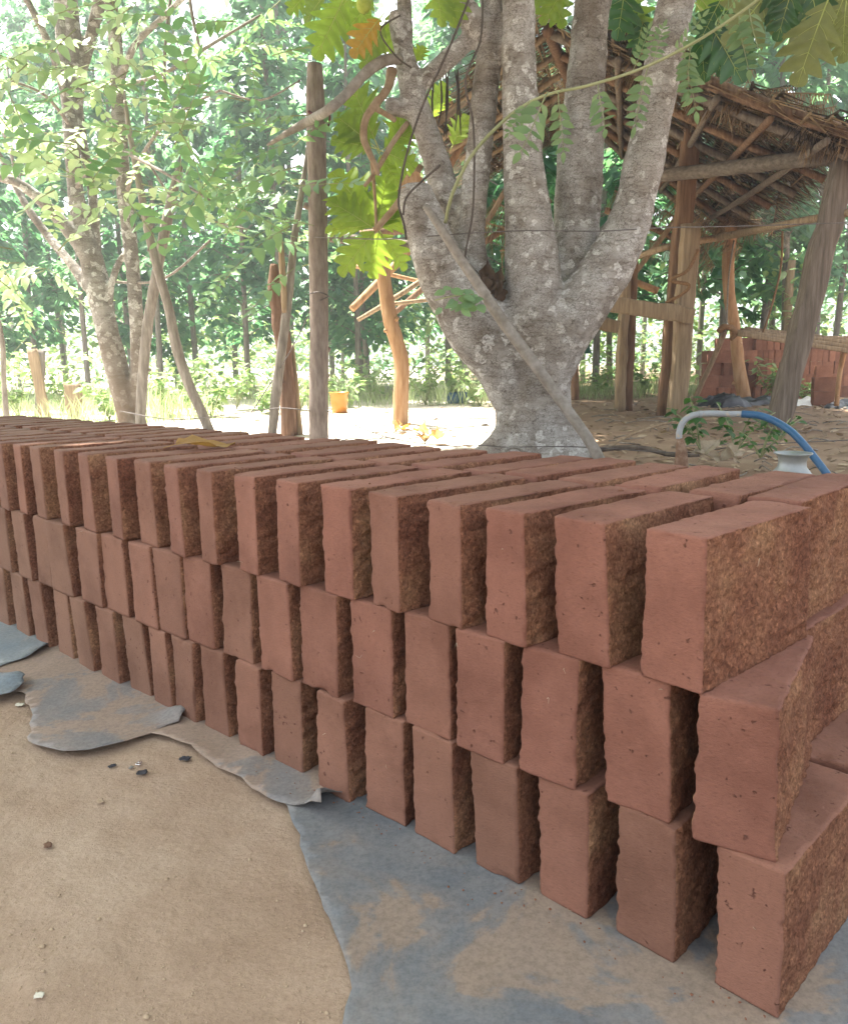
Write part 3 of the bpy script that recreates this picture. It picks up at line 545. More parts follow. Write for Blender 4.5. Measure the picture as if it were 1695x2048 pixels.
# --- breadfruit leaf, lobed, with a raised rib
def lobed_mesh(name, mat, seed):
    r_ = random.Random(seed); n = 54; side = []
    for i in range(n+1):
        t = i/n; env = .46*(math.sin(math.pi*(t**.9)))**.75*(1.08-.3*t)
        ph = (t*4.6+.35) % 1; lob = .36+.64*(ph/.72)**.8 if ph < .72 else 1-.64*((ph-.72)/.28)**1.6
        if t > .86: lob = max(lob, .7)
        side.append((t, env*lob))
    V = []; Fc = []
    cv = r_.uniform(.1, .35); tw = r_.uniform(-.15, .15)
    def z(x, t): return -cv*t*t*.6 + .25*abs(x) + .02*math.sin(t*32)*abs(x)*4 - .5*x*x + tw*x*t
    for t, w_ in side:
        up = .34*w_
        for s in (-1, -.5, 0, .5, 1):
            x = s*w_; V.append((x, t+abs(s)*up*1.3, z(x, t)))
    for i in range(n):
        for j in range(4): a = i*5+j; Fc.append((a, a+1, a+6, a+5))
    mb = MB(); mb.add(V, Fc)
    rib = [(0, t, z(0, t)+.006) for t in np.linspace(-.18, .97, 9)]
    tube(rib, list(np.linspace(.012, .003, 9)), 4, 1, 0, smooth=False, mb=mb, mi=1)
    for i in range(5):
        t0 = .1+i*.165
        for s in (-1, 1):
            t1 = t0+.17; w1 = np.interp(t1-.05, [a for a, b in side], [b for a, b in side])*.85*s
            tube([(0, t0, z(0, t0)+.005), (w1*.5, t0+.07, z(w1*.5, t0+.07)+.006), (w1, t1, z(w1, t1)+.006)], [.006, .004, .002], 3, 1, 0, smooth=False, mb=mb, mi=1)
    return mb.mesh(name, [mat, M_RIB])
BL_G = [lobed_mesh('lobed_leaf', M_BFR, s) for s in (1, 2, 3)]; BL_Y = [lobed_mesh('lobed_leaf', M_BFRY, 5)]; BL_D = [lobed_mesh('lobed_leaf', M_BFRD, s) for s in (7, 8)]
BL_O = [lobed_mesh('lobed_leaf', leafmat('olive_leaf', (.13, .155, .06), (.17, .19, .08), .4, (1.4, 1.4, .7)), 9)]
def leafM(base, tip, facing=None, twist=0, length=None):
    b, t = Vector(base), Vector(tip); d = (t-b); L = length or d.length; d.normalize()
    u = Vector(facing) if facing else (CAM-b).normalized(); u = (u-d*u.dot(d)).normalized(); x = d.cross(u); 
    if twist: q = Matrix.Rotation(twist, 3, d); u = q @ u; x = q @ x
    m = Matrix((x, d, u)).transposed().to_4x4(); m = m @ Matrix.Scale(L, 4); m.translation = b; return m

# --- the breadfruit tree behind the stack
TB = GG(1075, 915); ty = TB.y
def limbu(mb, pts, n): return limb(mb, [(a, b, y, r*(.93 if b > 480 else .875)) for a, b, y, r in pts], n)
tree = thing('breadfruit_tree', TB, 'thick grey breadfruit tree with several lichen-spotted stems behind the brick stack', 'tree')
mb = MB()
limb(mb, [(1074, 945, ty, 128), (1074, 918, ty, 104), (1070, 885, ty, 88), (1066, 840, ty, 77), (1064, 780, ty, 74), (1066, 720, ty, 76), (1070, 660, ty, 72), (1068, 590, ty, 60)], 24)
for a in (-118, -70, 60, 112):   # root flare
    limb(mb, [(1074+a, 925, ty-.12+abs(a)*.001, 26), (1074+a*.55, 890, ty-.06, 38), (1072+a*.2, 820, ty, 44)], 12)
limb(mb, [(1045, 800, ty, 60), (1010, 720, ty-.02, 66), (955, 650, ty-.05, 66), (905, 580, ty-.08, 56), (872, 510, ty-.1, 48), (850, 450, ty-.1, 42), (833, 400, ty-.1, 36), (828, 368, ty-.1, 30)], 20)
limbu(mb, [(1000, 660, ty+.1, 45), (955, 580, ty+.16, 40), (915, 480, ty+.2, 36), (893, 400, ty+.22, 33), (868, 310, ty+.22, 29), (842, 235, ty+.2, 27), (824, 185, ty+.2, 29), (812, 130, ty+.2, 25), (806, 95, ty+.2, 22), (808, 40, ty+.2, 17), (806, -60, ty+.3, 16), (800, -260, ty+.4, 14)], 16)
limbu(mb, [(824, 180, ty+.2, 22), (870, 140, ty+.2, 20), (920, 95, ty+.2, 20), (965, 50, ty+.2, 22)], 12)
limb(mb, [(812, 130, ty+.2, 17), (800, 80, ty+.18, 17), (792, 20, ty+.15, 16)], 12)
limb(mb, [(815, 222, ty+.2, 15), (790, 213, ty+.15, 16), (772, 210, ty+.12, 15)], 12)
limbu(mb, [(1020, 660, ty+.05, 46), (965, 580, ty+.08, 38), (938, 500, ty+.1, 34), (945, 400, ty+.1, 31), (958, 300, ty+.12, 30), (970, 180, ty+.15, 29), (980, 90, ty+.18, 28), (988, 0, ty+.2, 27), (1005, -150, ty+.3, 24), (1020, -420, ty+.5, 18)], 18)
limb(mb, [(978, 70, ty+.18, 24), (935, 30, ty+.1, 24), (900, -20, ty, 22), (840, -150, ty-.4, 20), (700, -380, ty-1.1, 17), (560, -700, ty-1.9, 13)], 14)
limbu(mb, [(1068, 700, ty, 70), (1066, 600, ty-.03, 60), (1060, 500, ty-.05, 54), (1052, 400, ty-.05, 48), (1045, 300, ty-.04, 43), (1040, 200, ty-.02, 39), (1036, 100, ty, 36), (1036, 0, ty, 34), (1030, -200, ty-.1, 30), (980, -520, ty-.6, 24), (900, -900, ty-1.2, 16)], 20)
limbu(mb, [(1110, 660, ty+.1, 60), (1140, 560, ty+.16, 52), (1150, 470, ty+.2, 50), (1156, 380, ty+.22, 49), (1160, 300, ty+.22, 47), (1167, 200, ty+.22, 44), (1176, 100, ty+.22, 40), (1186, 0, ty+.22, 37), (1210, -200, ty+.3, 32), (1250, -600, ty+.4, 22)], 18)
limbu(mb, [(1070, 770, ty, 64), (1112, 690, ty-.02, 62), (1165, 610, ty-.05, 58), (1218, 530, ty-.08, 52), (1255, 450, ty-.1, 46), (1278, 370, ty-.1, 43), (1297, 280, ty-.1, 41), (1315, 180, ty-.12, 40), (1335, 80, ty-.13, 39), (1352, 0, ty-.13, 38), (1390, -180, ty-.3, 34), (1400, -500, ty-1.0, 26)], 20)
remeshed(mb, 'trunk', .020, M_BARK, tree, .009, 5, 4)
# broken end of the cut stub
sb = MB(); c = AT(826, 366, ty-.1); rr = 30*ty/F; V = []; Fc = []
for i in range(14):
    a = i*math.tau/14; V.append((c.x+math.cos(a)*rr, c.y+math.sin(a)*rr, c.z-.05)); V.append((c.x+.5*math.cos(a)*rr+.01, c.y+.5*math.sin(a)*rr, c.z+rnd.uniform(.0, .07)))
V.append((c.x, c.y, c.z+.01)); Fc = [(2*i, 2*((i+1) % 14), 2*((i+1) % 14)+1, 2*i+1) for i in range(14)]+[(2*i+1, 2*((i+1) % 14)+1, 28) for i in range(14)]
sb.add(V, Fc).build('broken_stub', M_ORANGE, tree, smooth=False)
# thin branches that carry the leaves
BRN = []
def branch(pts, name='branch', mat=M_DARKW, parent=tree, seg=8, seed=0):
    o = tube([AT(a, b, y) for a, b, y, r in pts], [r*y/F for a, b, y, r in pts], seg, 5, .08, seed).build(name, mat, parent); BRN.append((parent, o, [p[:2] for p in pts])); return o
def nearest(parent, x, y, lim):          # the branch a leaf grows from
    d, o = min(((min(math.hypot(a-x, b-y) for a, b in pp), o) for pr, o, pp in BRN if pr == parent), key=lambda q: q[0]); return o if d < lim else parent
M_BRB = gmat('young_brown_bark', [(.3, (.17, .115, .07)), (.5, (.27, .195, .125)), (.7, (.36, .28, .20))], 12, bump=.5, bscale=60)
branch([(800, 118, ty+.1, 9), (770, 120, ty, 10), (735, 142, ty-.1, 10), (690, 190, ty-.2, 9), (655, 220, ty-.3, 9), (620, 240, 6.4, 9), (575, 265, 6.5, 6), (535, 290, 6.6, 3)], mat=M_POLEI)
branch([(783, 140, ty+.1, 10), (775, 175, ty+.05, 8), (745, 215, ty, 8), (730, 240, ty, 7), (727, 275, ty, 7), (738, 305, ty, 6), (752, 335, ty, 5), (757, 350, ty, 3)], mat=M_BRB)
branch([(815, 245, ty+.2, 5), (785, 285, ty+.15, 5), (765, 320, ty+.1, 5), (742, 355, ty+.1, 4), (728, 372, ty+.1, 3)], mat=M_BRB)
branch([(838, 200, ty+.2, 6), (860, 250, ty+.6, 6), (930, 205, ty+.8, 5)], mat=M_BRB)
branch([(750, 215, ty, 6), (790, 240, ty+.1, 5)], mat=M_BRB)
branch([(750, 460, ty+.5, 6), (800, 400, ty+.4, 7), (842, 330, ty+.3, 6)], mat=M_BRB)
branch([(752, 460, ty+.5, 3), (750, 400, ty+.4, 3), (742, 310, ty+.1, 4)], mat=M_BRB)
LV = [(683, 5, 633, 116, 'g', 6.2), (758, 38, 700, 108, 'y', 5.9), (768, 50, 722, 140, 'g', 6.1), (700, -10, 650, 60, 'g', 6.4), (655, -15, 600, 40, 'g', 6.5), (720, 20, 770, 95, 'g', 6.5), (745, 0, 690, 60, 'g', 6.7), (790, 20, 780, 110, 'g', 6.8), (620, -20, 575, 25, 'g', 6.8),
      (749, 278, 700, 165, 'g', 6.3), (740, 285, 668, 228, 'g', 6.2), (796, 285, 802, 195, 'g', 6.6), (768, 297, 834, 250, 'g', 6.5), (768, 304, 842, 332, 'g', 6.4), (744, 295, 660, 278, 'g', 6.2), (760, 310, 800, 370, 'g', 6.6), 
      (750, 452, 668, 330, 'g', 6.8), (745, 455, 655, 395, 'g', 6.6), (748, 462, 676, 548, 'g', 6.7), (757, 465, 742, 560, 'g', 6.8), (762, 452, 835, 335, 'g', 7.), (755, 442, 778, 340, 'g', 6.8), (764, 468, 815, 535, 'g', 7), (742, 450, 648, 455, 'g', 6.8), (765, 455, 840, 420, 'g', 7), 
      (820, 127, 852, 85, 'g', 6.5), (872, -30, 886, 48, 'g', 5.6), (890, -30, 912, 50, 'g', 5.7), (860, 235, 890, 165, 'g', 7.4), (905, 290, 935, 225, 'g', 8.2),
      (1140, -40, 1080, 45, 'g', 6.6), (1100, -30, 1120, 50, 'g', 6.8), (1090, -40, 1060, 30, 'g', 6.9), (1250, -30, 1235, 75, 'd', 6.9), (1230, -20, 1290, 80, 'g', 7), (1280, -10, 1225, 60, 'd', 7), (1290, 20, 1270, 110, 'd', 7), (1395, -10, 1460, 70, 'g', 6.8), (1405, 20, 1500, 110, 'd', 6.8), (1410, 35, 1490, 160, 'd', 6.8), (1400, 60, 1410, 165, 'd', 6.9), (1440, 0, 1395, 85, 'd', 6.6), (1430, 80, 1440, 150, 'd', 6.9),
      (1545, -30, 1458, 85, 'o', 5.4), (1590, -40, 1548, 82, 'd', 5.2), (1655, 0, 1588, 170, 'o', 5.0), (1690, 20, 1680, 125, 'o', 5.1), (1615, -50, 1640, 60, 'd', 5.2), (1540, -60, 1590, 50, 'd', 5.3), (1700, -40, 1650, 90, 'o', 5.2), (1500, -40, 1505, 60, 'o', 5.6), (1570, -40, 1620, 110, 'o', 5.5)]
for i, (bx, by, tx, ty2, kd, yy) in enumerate(LV):
    me = {'g': BL_G[i % 3], 'y': BL_Y[0], 'd': BL_D[i % 2], 'o': BL_O[0]}[kd]
    b = AT(bx, by, yy); t = AT(tx, ty2, yy+rnd.uniform(-.12, .12)); f = (CAM-b).normalized()+Vector((rnd.uniform(-.7, .7), rnd.uniform(-.3, .3), rnd.uniform(-.2, .9)))
    inst('lobed_leaf', me, nearest(tree, bx, by, 60), leafM(b, t, f))
fr = MB(); c = AT(727, 8, 6.0); U_, V_ = 12, 9; V = [(c.x+.052*math.sin(math.pi*j/V_)*math.cos(math.tau*i/U_), c.y+.052*math.sin(math.pi*j/V_)*math.sin(math.tau*i/U_), c.z-.06*math.cos(math.pi*j/V_)) for j in range(V_+1) for i in range(U_)]
Fc = [(j*U_+i, j*U_+(i+1) % U_, (j+1)*U_+(i+1) % U_, (j+1)*U_+i) for j in range(V_) for i in range(U_)]
V = np.array(V); V = np.array(c)+(V-np.array(c))*(1+.05*vn(V, 30, 3))[:, None]
fo = fr.add(V, Fc).build('breadfruit', M_FRUIT, tree); tube([c+Vector((0, 0, .05)), c+Vector((.01, 0, .2))], [.008, .008], 6).build('stalk', M_STEM, fo)
# unseen crown overhead, placed and shaped to shade the yard
cr = MB(); P = []; D = []; U = []; Sz = []
r2 = np.random.RandomState(3)
while len(P) < 3000:
    q = r2.uniform(-1, 1, 3)
    if q@q > 1: continue
    p = np.array([-1.3, 3.9, 6.6])+q*[5.4, 4.3, 1.9]
    if p[2] < 4.4 + max(0, (p[1]-3.5))*.35: continue
    P.append(p); a = r2.uniform(0, math.tau); D.append((math.cos(a), math.sin(a), r2.uniform(-.7, .1))); U.append((r2.uniform(-.4, .4), r2.uniform(-.4, .4), 1)); Sz.append(r2.uniform(.4, .62))
while len(P) < 3900:  # second leaf mass added to shade the ground toward the shed
    q = r2.uniform(-1, 1, 3)
    if q@q > 1: continue
    p = np.array([1.9, 8.0, 6.9])+q*[2.9, 2.5, 1.5]
    if p[2] < 5.2+max(0, p[1]-8)*.5: continue
    P.append(p); a = r2.uniform(0, math.tau); D.append((math.cos(a), math.sin(a), r2.uniform(-.7, .1))); U.append((r2.uniform(-.4, .4), r2.uniform(-.4, .4), 1)); Sz.append(r2.uniform(.4, .62))
scatter(cr, T_BROAD, P, D, U, Sz); cr.build('crown', M_BFR, tree)
for i in range(16):
    q = P[i*37]; a0 = np.array(AT(1036, -200, 5.8)) if i % 2 else np.array(AT(700, -380, 4.9)); tube([a0, (a0+q)/2+[0, 0, .3], q], [.05, .035, .015], 6, 3, .06).build('branch', M_BARK, tree)
# --- compound leaves
def pinnate(name, mat, pairs, ll, L, seed, w=.5):
    r_ = random.Random(seed); mb = MB(); sag = r_.uniform(.05, .22)
    def c(t): return np.array([.04*math.sin(t*3+seed)*L, t*L, -sag*L*t*t])
    tube([c(t) for t in np.linspace(0, 1, 6)], list(np.linspace(.0045, .002, 6)), 4, 1, 0, smooth=False, mb=mb, mi=1)
    P, D, U, Sz = [], [], [], []
    for i in range(pairs):
        t = .22+.72*i/(pairs-1)
        for s in (-1, 1):
            P.append(c(t)); D.append((s*1.0, r_.uniform(.35, .75), r_.uniform(-.35, .15))); U.append((r_.uniform(-.4, .4), r_.uniform(-.3, .3), 1)); Sz.append(ll*r_.uniform(.8, 1.12)*(.8+.5*math.sin(math.pi*t)))
    P.append(c(1)); D.append((0, 1, -.2)); U.append((.1, 0, 1)); Sz.append(ll*1.05)
    h_ = len(P)//2; scatter(mb, ovate(1, w, .35, .3, 4), P[:h_], D[:h_], U[:h_], Sz[:h_]); scatter(mb, ovate(1, w*.85, .1, -.15, 4), P[h_:], D[h_:], U[h_:], Sz[h_:]); return mb.mesh(name, [mat, M_STEM])
PN = [pinnate('compound_leaf', M_PINN, 5, .098, .42, s) for s in (1, 2, 3)]
PP = [pinnate('compound_leaf', M_PINNP, 5, .105, .42, s) for s in (4, 5, 6)]
PV = [pinnate('compound_leaf', M_PINV, 6, .088, .42, s, .5) for s in (7, 8)]

# ================================================================== tree with the forked stems, left
def limbs(mb, pts, n): return limb(mb, [(a, b, y, r*.88) for a, b, y, r in pts], n)
LB = GG(265, 858); ly = LB.y
lt = thing('forked_tree', LB, 'slender tree with forked mottled stems and rusty brown foot beyond the stack', 'tree')
mb = MB()
limbs(mb, [(268, 880, ly, 34), (266, 850, ly, 30), (250, 790, ly, 29), (234, 740, ly, 27), (218, 680, ly, 25), (205, 620, ly, 25), (192, 560, ly, 27), (182, 515, ly, 25), (165, 455, ly, 19), (152, 390, ly, 17), (145, 300, ly, 16), (136, 200, ly+.05, 15), (126, 90, ly+.1, 14), (115, -40, ly+.1, 12), (90, -300, ly, 9)], 14)
limbs(mb, [(272, 800, ly, 20), (278, 740, ly-.03, 18), (274, 660, ly-.05, 16), (268, 570, ly-.06, 16), (260, 480, ly-.06, 16), (248, 380, ly-.06, 16), (240, 280, ly-.05, 16), (236, 170, ly, 15), (228, 60, ly, 14), (218, -60, ly, 12), (230, -300, ly-.3, 8)], 12)
limbs(mb, [(190, 540, ly, 22), (160, 490, ly-.05, 17), (120, 440, ly-.1, 14), (75, 395, ly-.15, 12), (35, 365, ly-.2, 11), (-10, 350, ly-.25, 10), (-90, 310, ly-.3, 9)], 10)
limbs(mb, [(180, 575, ly, 16), (140, 525, ly+.1, 11), (95, 470, ly+.2, 9), (55, 415, ly+.2, 8), (10, 330, ly+.3, 6), (-30, 250, ly+.3, 5)], 8)
limbs(mb, [(192, 530, ly+.05, 14), (190, 460, ly+.1, 11), (184, 380, ly+.12, 10), (165, 280, ly+.15, 10), (158, 180, ly+.15, 10), (180, 80, ly+.15, 12), (200, 0, ly+.1, 14), (240, -150, ly, 10)], 10)
limbs(mb, [(215, 620, ly, 12), (222, 570, ly-.05, 9), (240, 520, ly-.05, 7), (262, 495, ly-.05, 6)], 8)
limbs(mb, [(140, 230, ly, 10), (110, 120, ly-.1, 9), (70, 30, ly-.2, 8), (20, -60, ly-.4, 7)], 8)
limbs(mb, [(236, 170, ly, 9), (270, 90, ly-.2, 8), (330, 30, ly-.5, 6), (400, -40, ly-.8, 5)], 8)
limbs(mb, [(158, 190, ly+.1, 12), (150, 90, ly+.1, 15), (140, -10, ly+.1, 15), (120, -120, ly, 10)], 8)
remeshed(mb, 'trunk', .016, M_BARKL, lt, .005, 15, 3)
for pts in ([(248, 395, ly, 4), (290, 300, ly-.6, 3.5), (350, 230, ly-1.1, 3), (440, 180, ly-1.6, 2)], [(150, 380, ly, 4), (210, 300, ly-.8, 3), (300, 330, ly-1.5, 3), (420, 400, ly-2, 2)], [(140, 250, ly, 4), (90, 190, ly-.8, 3), (20, 160, ly-1.5, 2)],
            [(236, 170, ly, 4), (320, 150, ly-.6, 3), (420, 90, ly-1, 3), (520, 30, ly-1.3, 2)], [(440, 180, ly-1.6, 2.5), (520, 200, ly-1.8, 2), (600, 160, ly-2, 1.5)], [(300, 330, ly-1.5, 2.5), (370, 420, ly-1.6, 2), (500, 460, ly-1.8, 2)],
            [(190, 560, ly+.1, 3), (320, 560, ly-.2, 2.5), (420, 480, ly-.5, 2)], [(36, 366, ly-.2, 4), (20, 300, ly-.1, 3), (0, 250, ly, 3)], [(400, 100, ly-.8, 3), (380, 0, ly-.9, 3), (390, -60, ly-1, 3)], [(330, 260, ly-.3, 3), (330, 100, ly-.3, 3), (345, -30, ly-.3, 3)]):
    branch(pts, 'branch', M_GREYW, lt, 6)
SP = []
for (x0, x1, y0, y1, n, pale) in ((0, 330, 120, 330, 22, 1), (80, 480, 230, 420, 15, 1), (300, 620, 120, 420, 22, 0), (430, 640, 300, 560, 15, 0), (0, 300, -40, 140, 14, 1), (0, 130, 480, 640, 8, 1), (300, 560, -40, 130, 10, 0)):
    for _ in range(int(n*1.6)): SP.append((rnd.uniform(x0, x1), rnd.uniform(y0, y1), pale))
for x, y, pale in SP:
    yy = rnd.uniform(5.4, 8.6); b = AT(x, y, yy); a = rnd.uniform(0, math.tau)
    d = Vector((math.cos(a), rnd.uniform(-.6, .4), math.sin(a)*.5-.15)).normalized()
    me = rnd.choice(PP if (pale and rnd.random() < .75) else PN)
    inst('compound_leaf', me, nearest(lt, x, y, 220), leafM(b, b+d, (rnd.uniform(-.5, .5), rnd.uniform(-.9, .1), 1), 0, rnd.uniform(.75, 1.25)))

# ================================================================== posts, poles and wires
def pole(name, pts, label, cat, mat, knots=2, seg=10, lump=.07, seed=0, group=None, parent=None):
    P = [AT(a, b, y) for a, b, y, r in pts]; R = [r*y/F for a, b, y, r in pts]
    mb = tube(P, R, seg, 5, lump, seed)
    rr = random.Random(seed)
    for _ in range(knots):      # stubs of cut side shoots
        i = rr.randrange(len(P)-1); t = rr.random(); c = P[i].lerp(P[i+1], t); r0 = R[i]*(1-t)+R[i+1]*t; a = rr.uniform(0, math.tau)
        d = Vector((math.cos(a), math.sin(a)*.6, rr.uniform(.1, .6))); tube([c+d*r0*.5, c+d*r0*1.5], [r0*.4, r0*.3], 6, 1, .1, seed, mb=mb)
    o = mb.build(name, mat, parent)
    if label: tag(o, label, cat, group)
    return o
pole('fence_post', [(637, 905, 7, 19), (637, 800, 7, 19), (638, 650, 7, 18), (636, 500, 7, 18), (634, 350, 7, 18), (631, 220, 7, 18), (629, 128, 7, 14)], 'tall rough grey fence post with maroon twine round its top', 'post', M_POST, 6, 16, .05, 3)
pole('twine', [(617, 222, 6.9, 2.5), (633, 232, 6.88, 3), (655, 222, 6.9, 3), (658, 245, 6.95, 2.5), (650, 262, 6.95, 1.5)], 'maroon twine wound round the top of the tall fence post', 'twine', M_TWINE, 0, 6, .3)
pole('wire_tie', [(618, 588, 6.9, 1.3), (637, 584, 6.88, 1.3), (656, 592, 6.92, 1.3), (640, 600, 6.9, 1.3)], 'dark wire tied round the middle of the tall fence post', 'wire', M_WIRE, 0, 5, 0)
pole('prop_pole', [(279, 885, 8.3, 10), (284, 780, 8.3, 10), (291, 690, 8.3, 10), (300, 620, 8.3, 10), (318, 520, 8.3, 10), (336, 430, 8.3, 10), (352, 360, 8.3, 8), (362, 325, 8.3, 5)], 'grey pole bending to the right where it crosses another pole', 'pole', M_GREYW, 4, 10, .07, 8)
pole('prop_pole', [(432, 900, 8.1, 10), (408, 835, 8.1, 10), (378, 770, 8.1, 10), (352, 690, 8.1, 10), (338, 620, 8.1, 9), (316, 540, 8.1, 9), (298, 470, 8.1, 8), (284, 395, 8.1, 7), (262, 280, 8.1, 5), (250, 200, 8.1, 3)], 'thin grey pole leaning left across the bent pole', 'pole', M_GREYW, 4, 10, .07, 9)
o = thing('split_post', GG(572, 880), 'reddish split timber post beside a thin forked branch', 'post')
pole('timber', [(578, 890, 7.9, 17), (576, 800, 7.9, 17), (568, 700, 7.9, 16), (556, 620, 7.9, 15), (549, 570, 7.9, 14), (548, 528, 7.9, 8)], None, None, M_REDW, 1, 7, .16, 4, parent=o)
pole('splinter', [(600, 890, 7.95, 8), (592, 780, 7.95, 6), (585, 690, 7.95, 3)], None, None, M_TANW, 0, 6, .15, 5, parent=o)
o = thing('forked_branch', GG(545, 880), 'thin grey forked branch standing against the split timber post', 'branch')
pole('stem', [(543, 885, 7.6, 9), (550, 800, 7.6, 10), (563, 700, 7.6, 10), (572, 630, 7.6, 9), (580, 560, 7.6, 8), (588, 480, 7.6, 7), (600, 400, 7.6, 6), (612, 320, 7.6, 4), (618, 250, 7.6, 2)], None, None, M_GREYW, 3, 9, .08, 6, parent=o)
pole('side_shoot', [(570, 625, 7.58, 6), (566, 560, 7.55, 6), (562, 500, 7.52, 6), (558, 455, 7.5, 4)], None, None, M_TANW, 0, 7, .1, 7, parent=o)
pole('side_shoot', [(572, 640, 7.6, 6), (582, 580, 7.62, 5), (586, 515, 7.62, 4)], None, None, M_TANW, 0, 7, .1, 7, parent=o)
def stake(px, y0, px1, y1, wpx, dp, label, mat, seed):
    Y = GG(px, y0).y; p0 = AT(px, y0+8, Y); p1 = AT(px1, y1, Y)
    return tag(beam(p0, p1, wpx*Y/F, dp, seed=seed, jit=.09).build('stake', mat), label, 'stake')
stake(94, 838, 64, 698, 20, .04, 'narrow tan wooden stake leaning among the weeds', M_TANW, 1)
stake(152, 838, 145, 768, 33, .06, 'short wide sawn stake stub among the weeds', M_TANW, 2)
stake(78, 836, 82, 700, 16, .04, 'grey stake standing behind the narrow leaning stake', M_GREYW, 3)
pole('bare_sapling', [(14, 842, 8.6, 6), (8, 770, 8.6, 5), (6, 700, 8.6, 5), (-2, 640, 8.6, 4)], 'thin bare sapling stem at the weedy end of the yard', 'sapling', M_GREYW, 2, 7)
# forked orange post with its beam
fy = GG(800, 848).y
o = thing('forked_post', GG(800, 848), 'peeled orange forked post carrying a grey horizontal pole', 'post')
pole('stem', [(800, 858, fy, 16), (801, 800, fy, 15), (803, 730, fy, 15), (795, 690, fy, 15), (780, 640, fy, 14), (771, 580, fy, 13), (764, 530, fy, 14), (758, 490, fy, 12)], None, None, M_ORANGE, 2, 12, .07, 11, parent=o)
pole('fork', [(764, 540, fy, 10), (772, 505, fy, 9), (779, 478, fy, 8)], None, None, M_ORANGE, 0, 9, .08, 12, parent=o)
pole('side_stub', [(802, 735, fy, 8), (811, 715, fy, 8)], None, None, M_ORANGE, 0, 8, .1, 13, parent=o)
pole('cross_pole', [(640, 470, fy-.4, 7), (680, 478, fy-.3, 9), (730, 481, fy-.1, 10), (790, 488, fy, 10), (860, 496, fy+.2, 9)], 'grey-brown horizontal pole lying in the forked orange post', 'pole', M_HPOLE, 3, 9, .08, 21)
pole('cross_pole', [(720, 470, fy+.3, 8), (770, 463, fy+.3, 9), (840, 455, fy+.4, 8)], 'short brown pole lying behind the horizontal pole in the fork', 'pole', M_BROWNW, 1, 9, .08, 22)
# pole leaning on the tree
pole('leaning_pole', [(1208, 935, 5.35, 11), (1170, 870, 5.38, 11), (1120, 800, 5.42, 11), (1070, 730, 5.45, 11), (1010, 650, 5.5, 11), (960, 575, 5.55, 10), (915, 510, 5.58, 9), (880, 455, 5.6, 8), (850, 412, 5.65, 6)], 'long grey pole leaning across the breadfruit trunk', 'pole', M_POLEI, 3, 12, .05, 31)
# fence wires
def wire(pts, label, r=1.1, mat=M_WIRE):
    P = [AT(*p) for p in pts]; o = tube(P, [r*p.y/F for p in P], 5, 8, 0).build('fence_wire', mat); return tag(o, label, 'wire', 'fence wires')
wire([(628, 474, 6.9), (760, 478, 6.3), (860, 472, 5.8), (960, 465, 5.6), (1060, 461, 5.55), (1200, 462, 5.5), (1330, 455, 6.2), (1480, 452, 7), (1695, 445, 7.4), (1760, 442, 7.5)], 'thin fence wire stretched at beam height across the breadfruit stems')
wire([(240, 822, 8.2), (330, 838, 8), (400, 836, 7.8), (480, 826, 7.4), (560, 816, 7.2), (620, 822, 6.9)], 'thin wire running low from the poles to the tall fence post')
wire([(652, 820, 6.9), (720, 855, 6.4), (800, 880, 6), (900, 892, 5.6), (960, 890, 5.5), (1010, 894, 5.45), (1100, 893, 5.45), (1190, 895, 5.4), (1360, 905, 5.2), (1500, 890, 5.2), (1700, 880, 5.2)], 'thin wire running low from the tall fence post past the trunk foot')
wire([(645, 555, 6.95), (612, 640, 7.2), (570, 720, 7.5), (500, 830, 7.9)], 'thin slack wire slanting down from the tall fence post')
# dark vines on the stems
def vine(pts, label, r=2.2, mat=M_VINE): return tag(tube([AT(*p) for p in pts], [r*p[2]/F for p in pts], 6, 6, .05).build('hanging_vine', mat), label, 'vine', 'vines on the breadfruit tree')
vine([(940, -10, 5.6), (900, 90, 5.5), (845, 210, 5.55), (815, 300, 5.55), (800, 370, 5.6), (797, 410, 5.6), (808, 450, 5.65), (812, 478, 5.7)], 'dark vine hanging down to the broken stub of the tree')
vine([(965, -10, 5.6), (960, 80, 5.5), (930, 160, 5.5), (945, 240, 5.55), (948, 330, 5.55), (944, 430, 5.6), (930, 510, 5.65), (938, 545, 5.7)], 'dark vine looping down into the fork of the tree')
vine([(880, 330, 5.6), (840, 365, 5.6), (812, 395, 5.6), (806, 430, 5.62)], 'short dark vine curling over the broken stub of the tree')
vine([(800, 30, 5.9), (760, 60, 5.9), (790, 110, 5.9), (822, 135, 6.0)], 'dark vine curving beside the upper left stem of the tree', 1.6)
for i in range(6):
    x = 872+i*9+rnd.uniform(-3, 3); tag(tube([AT(x, 140, 6.6), AT(x+rnd.uniform(-6, 6), 200, 6.6), AT(x+rnd.uniform(-8, 8), rnd.uniform(250, 310), 6.6)], [.006, .009, .003], 5, 5, .5, i).build('hanging_root', M_VINE), 'blackened fibrous root hanging under the forked upper stem', 'root', 'hanging roots')
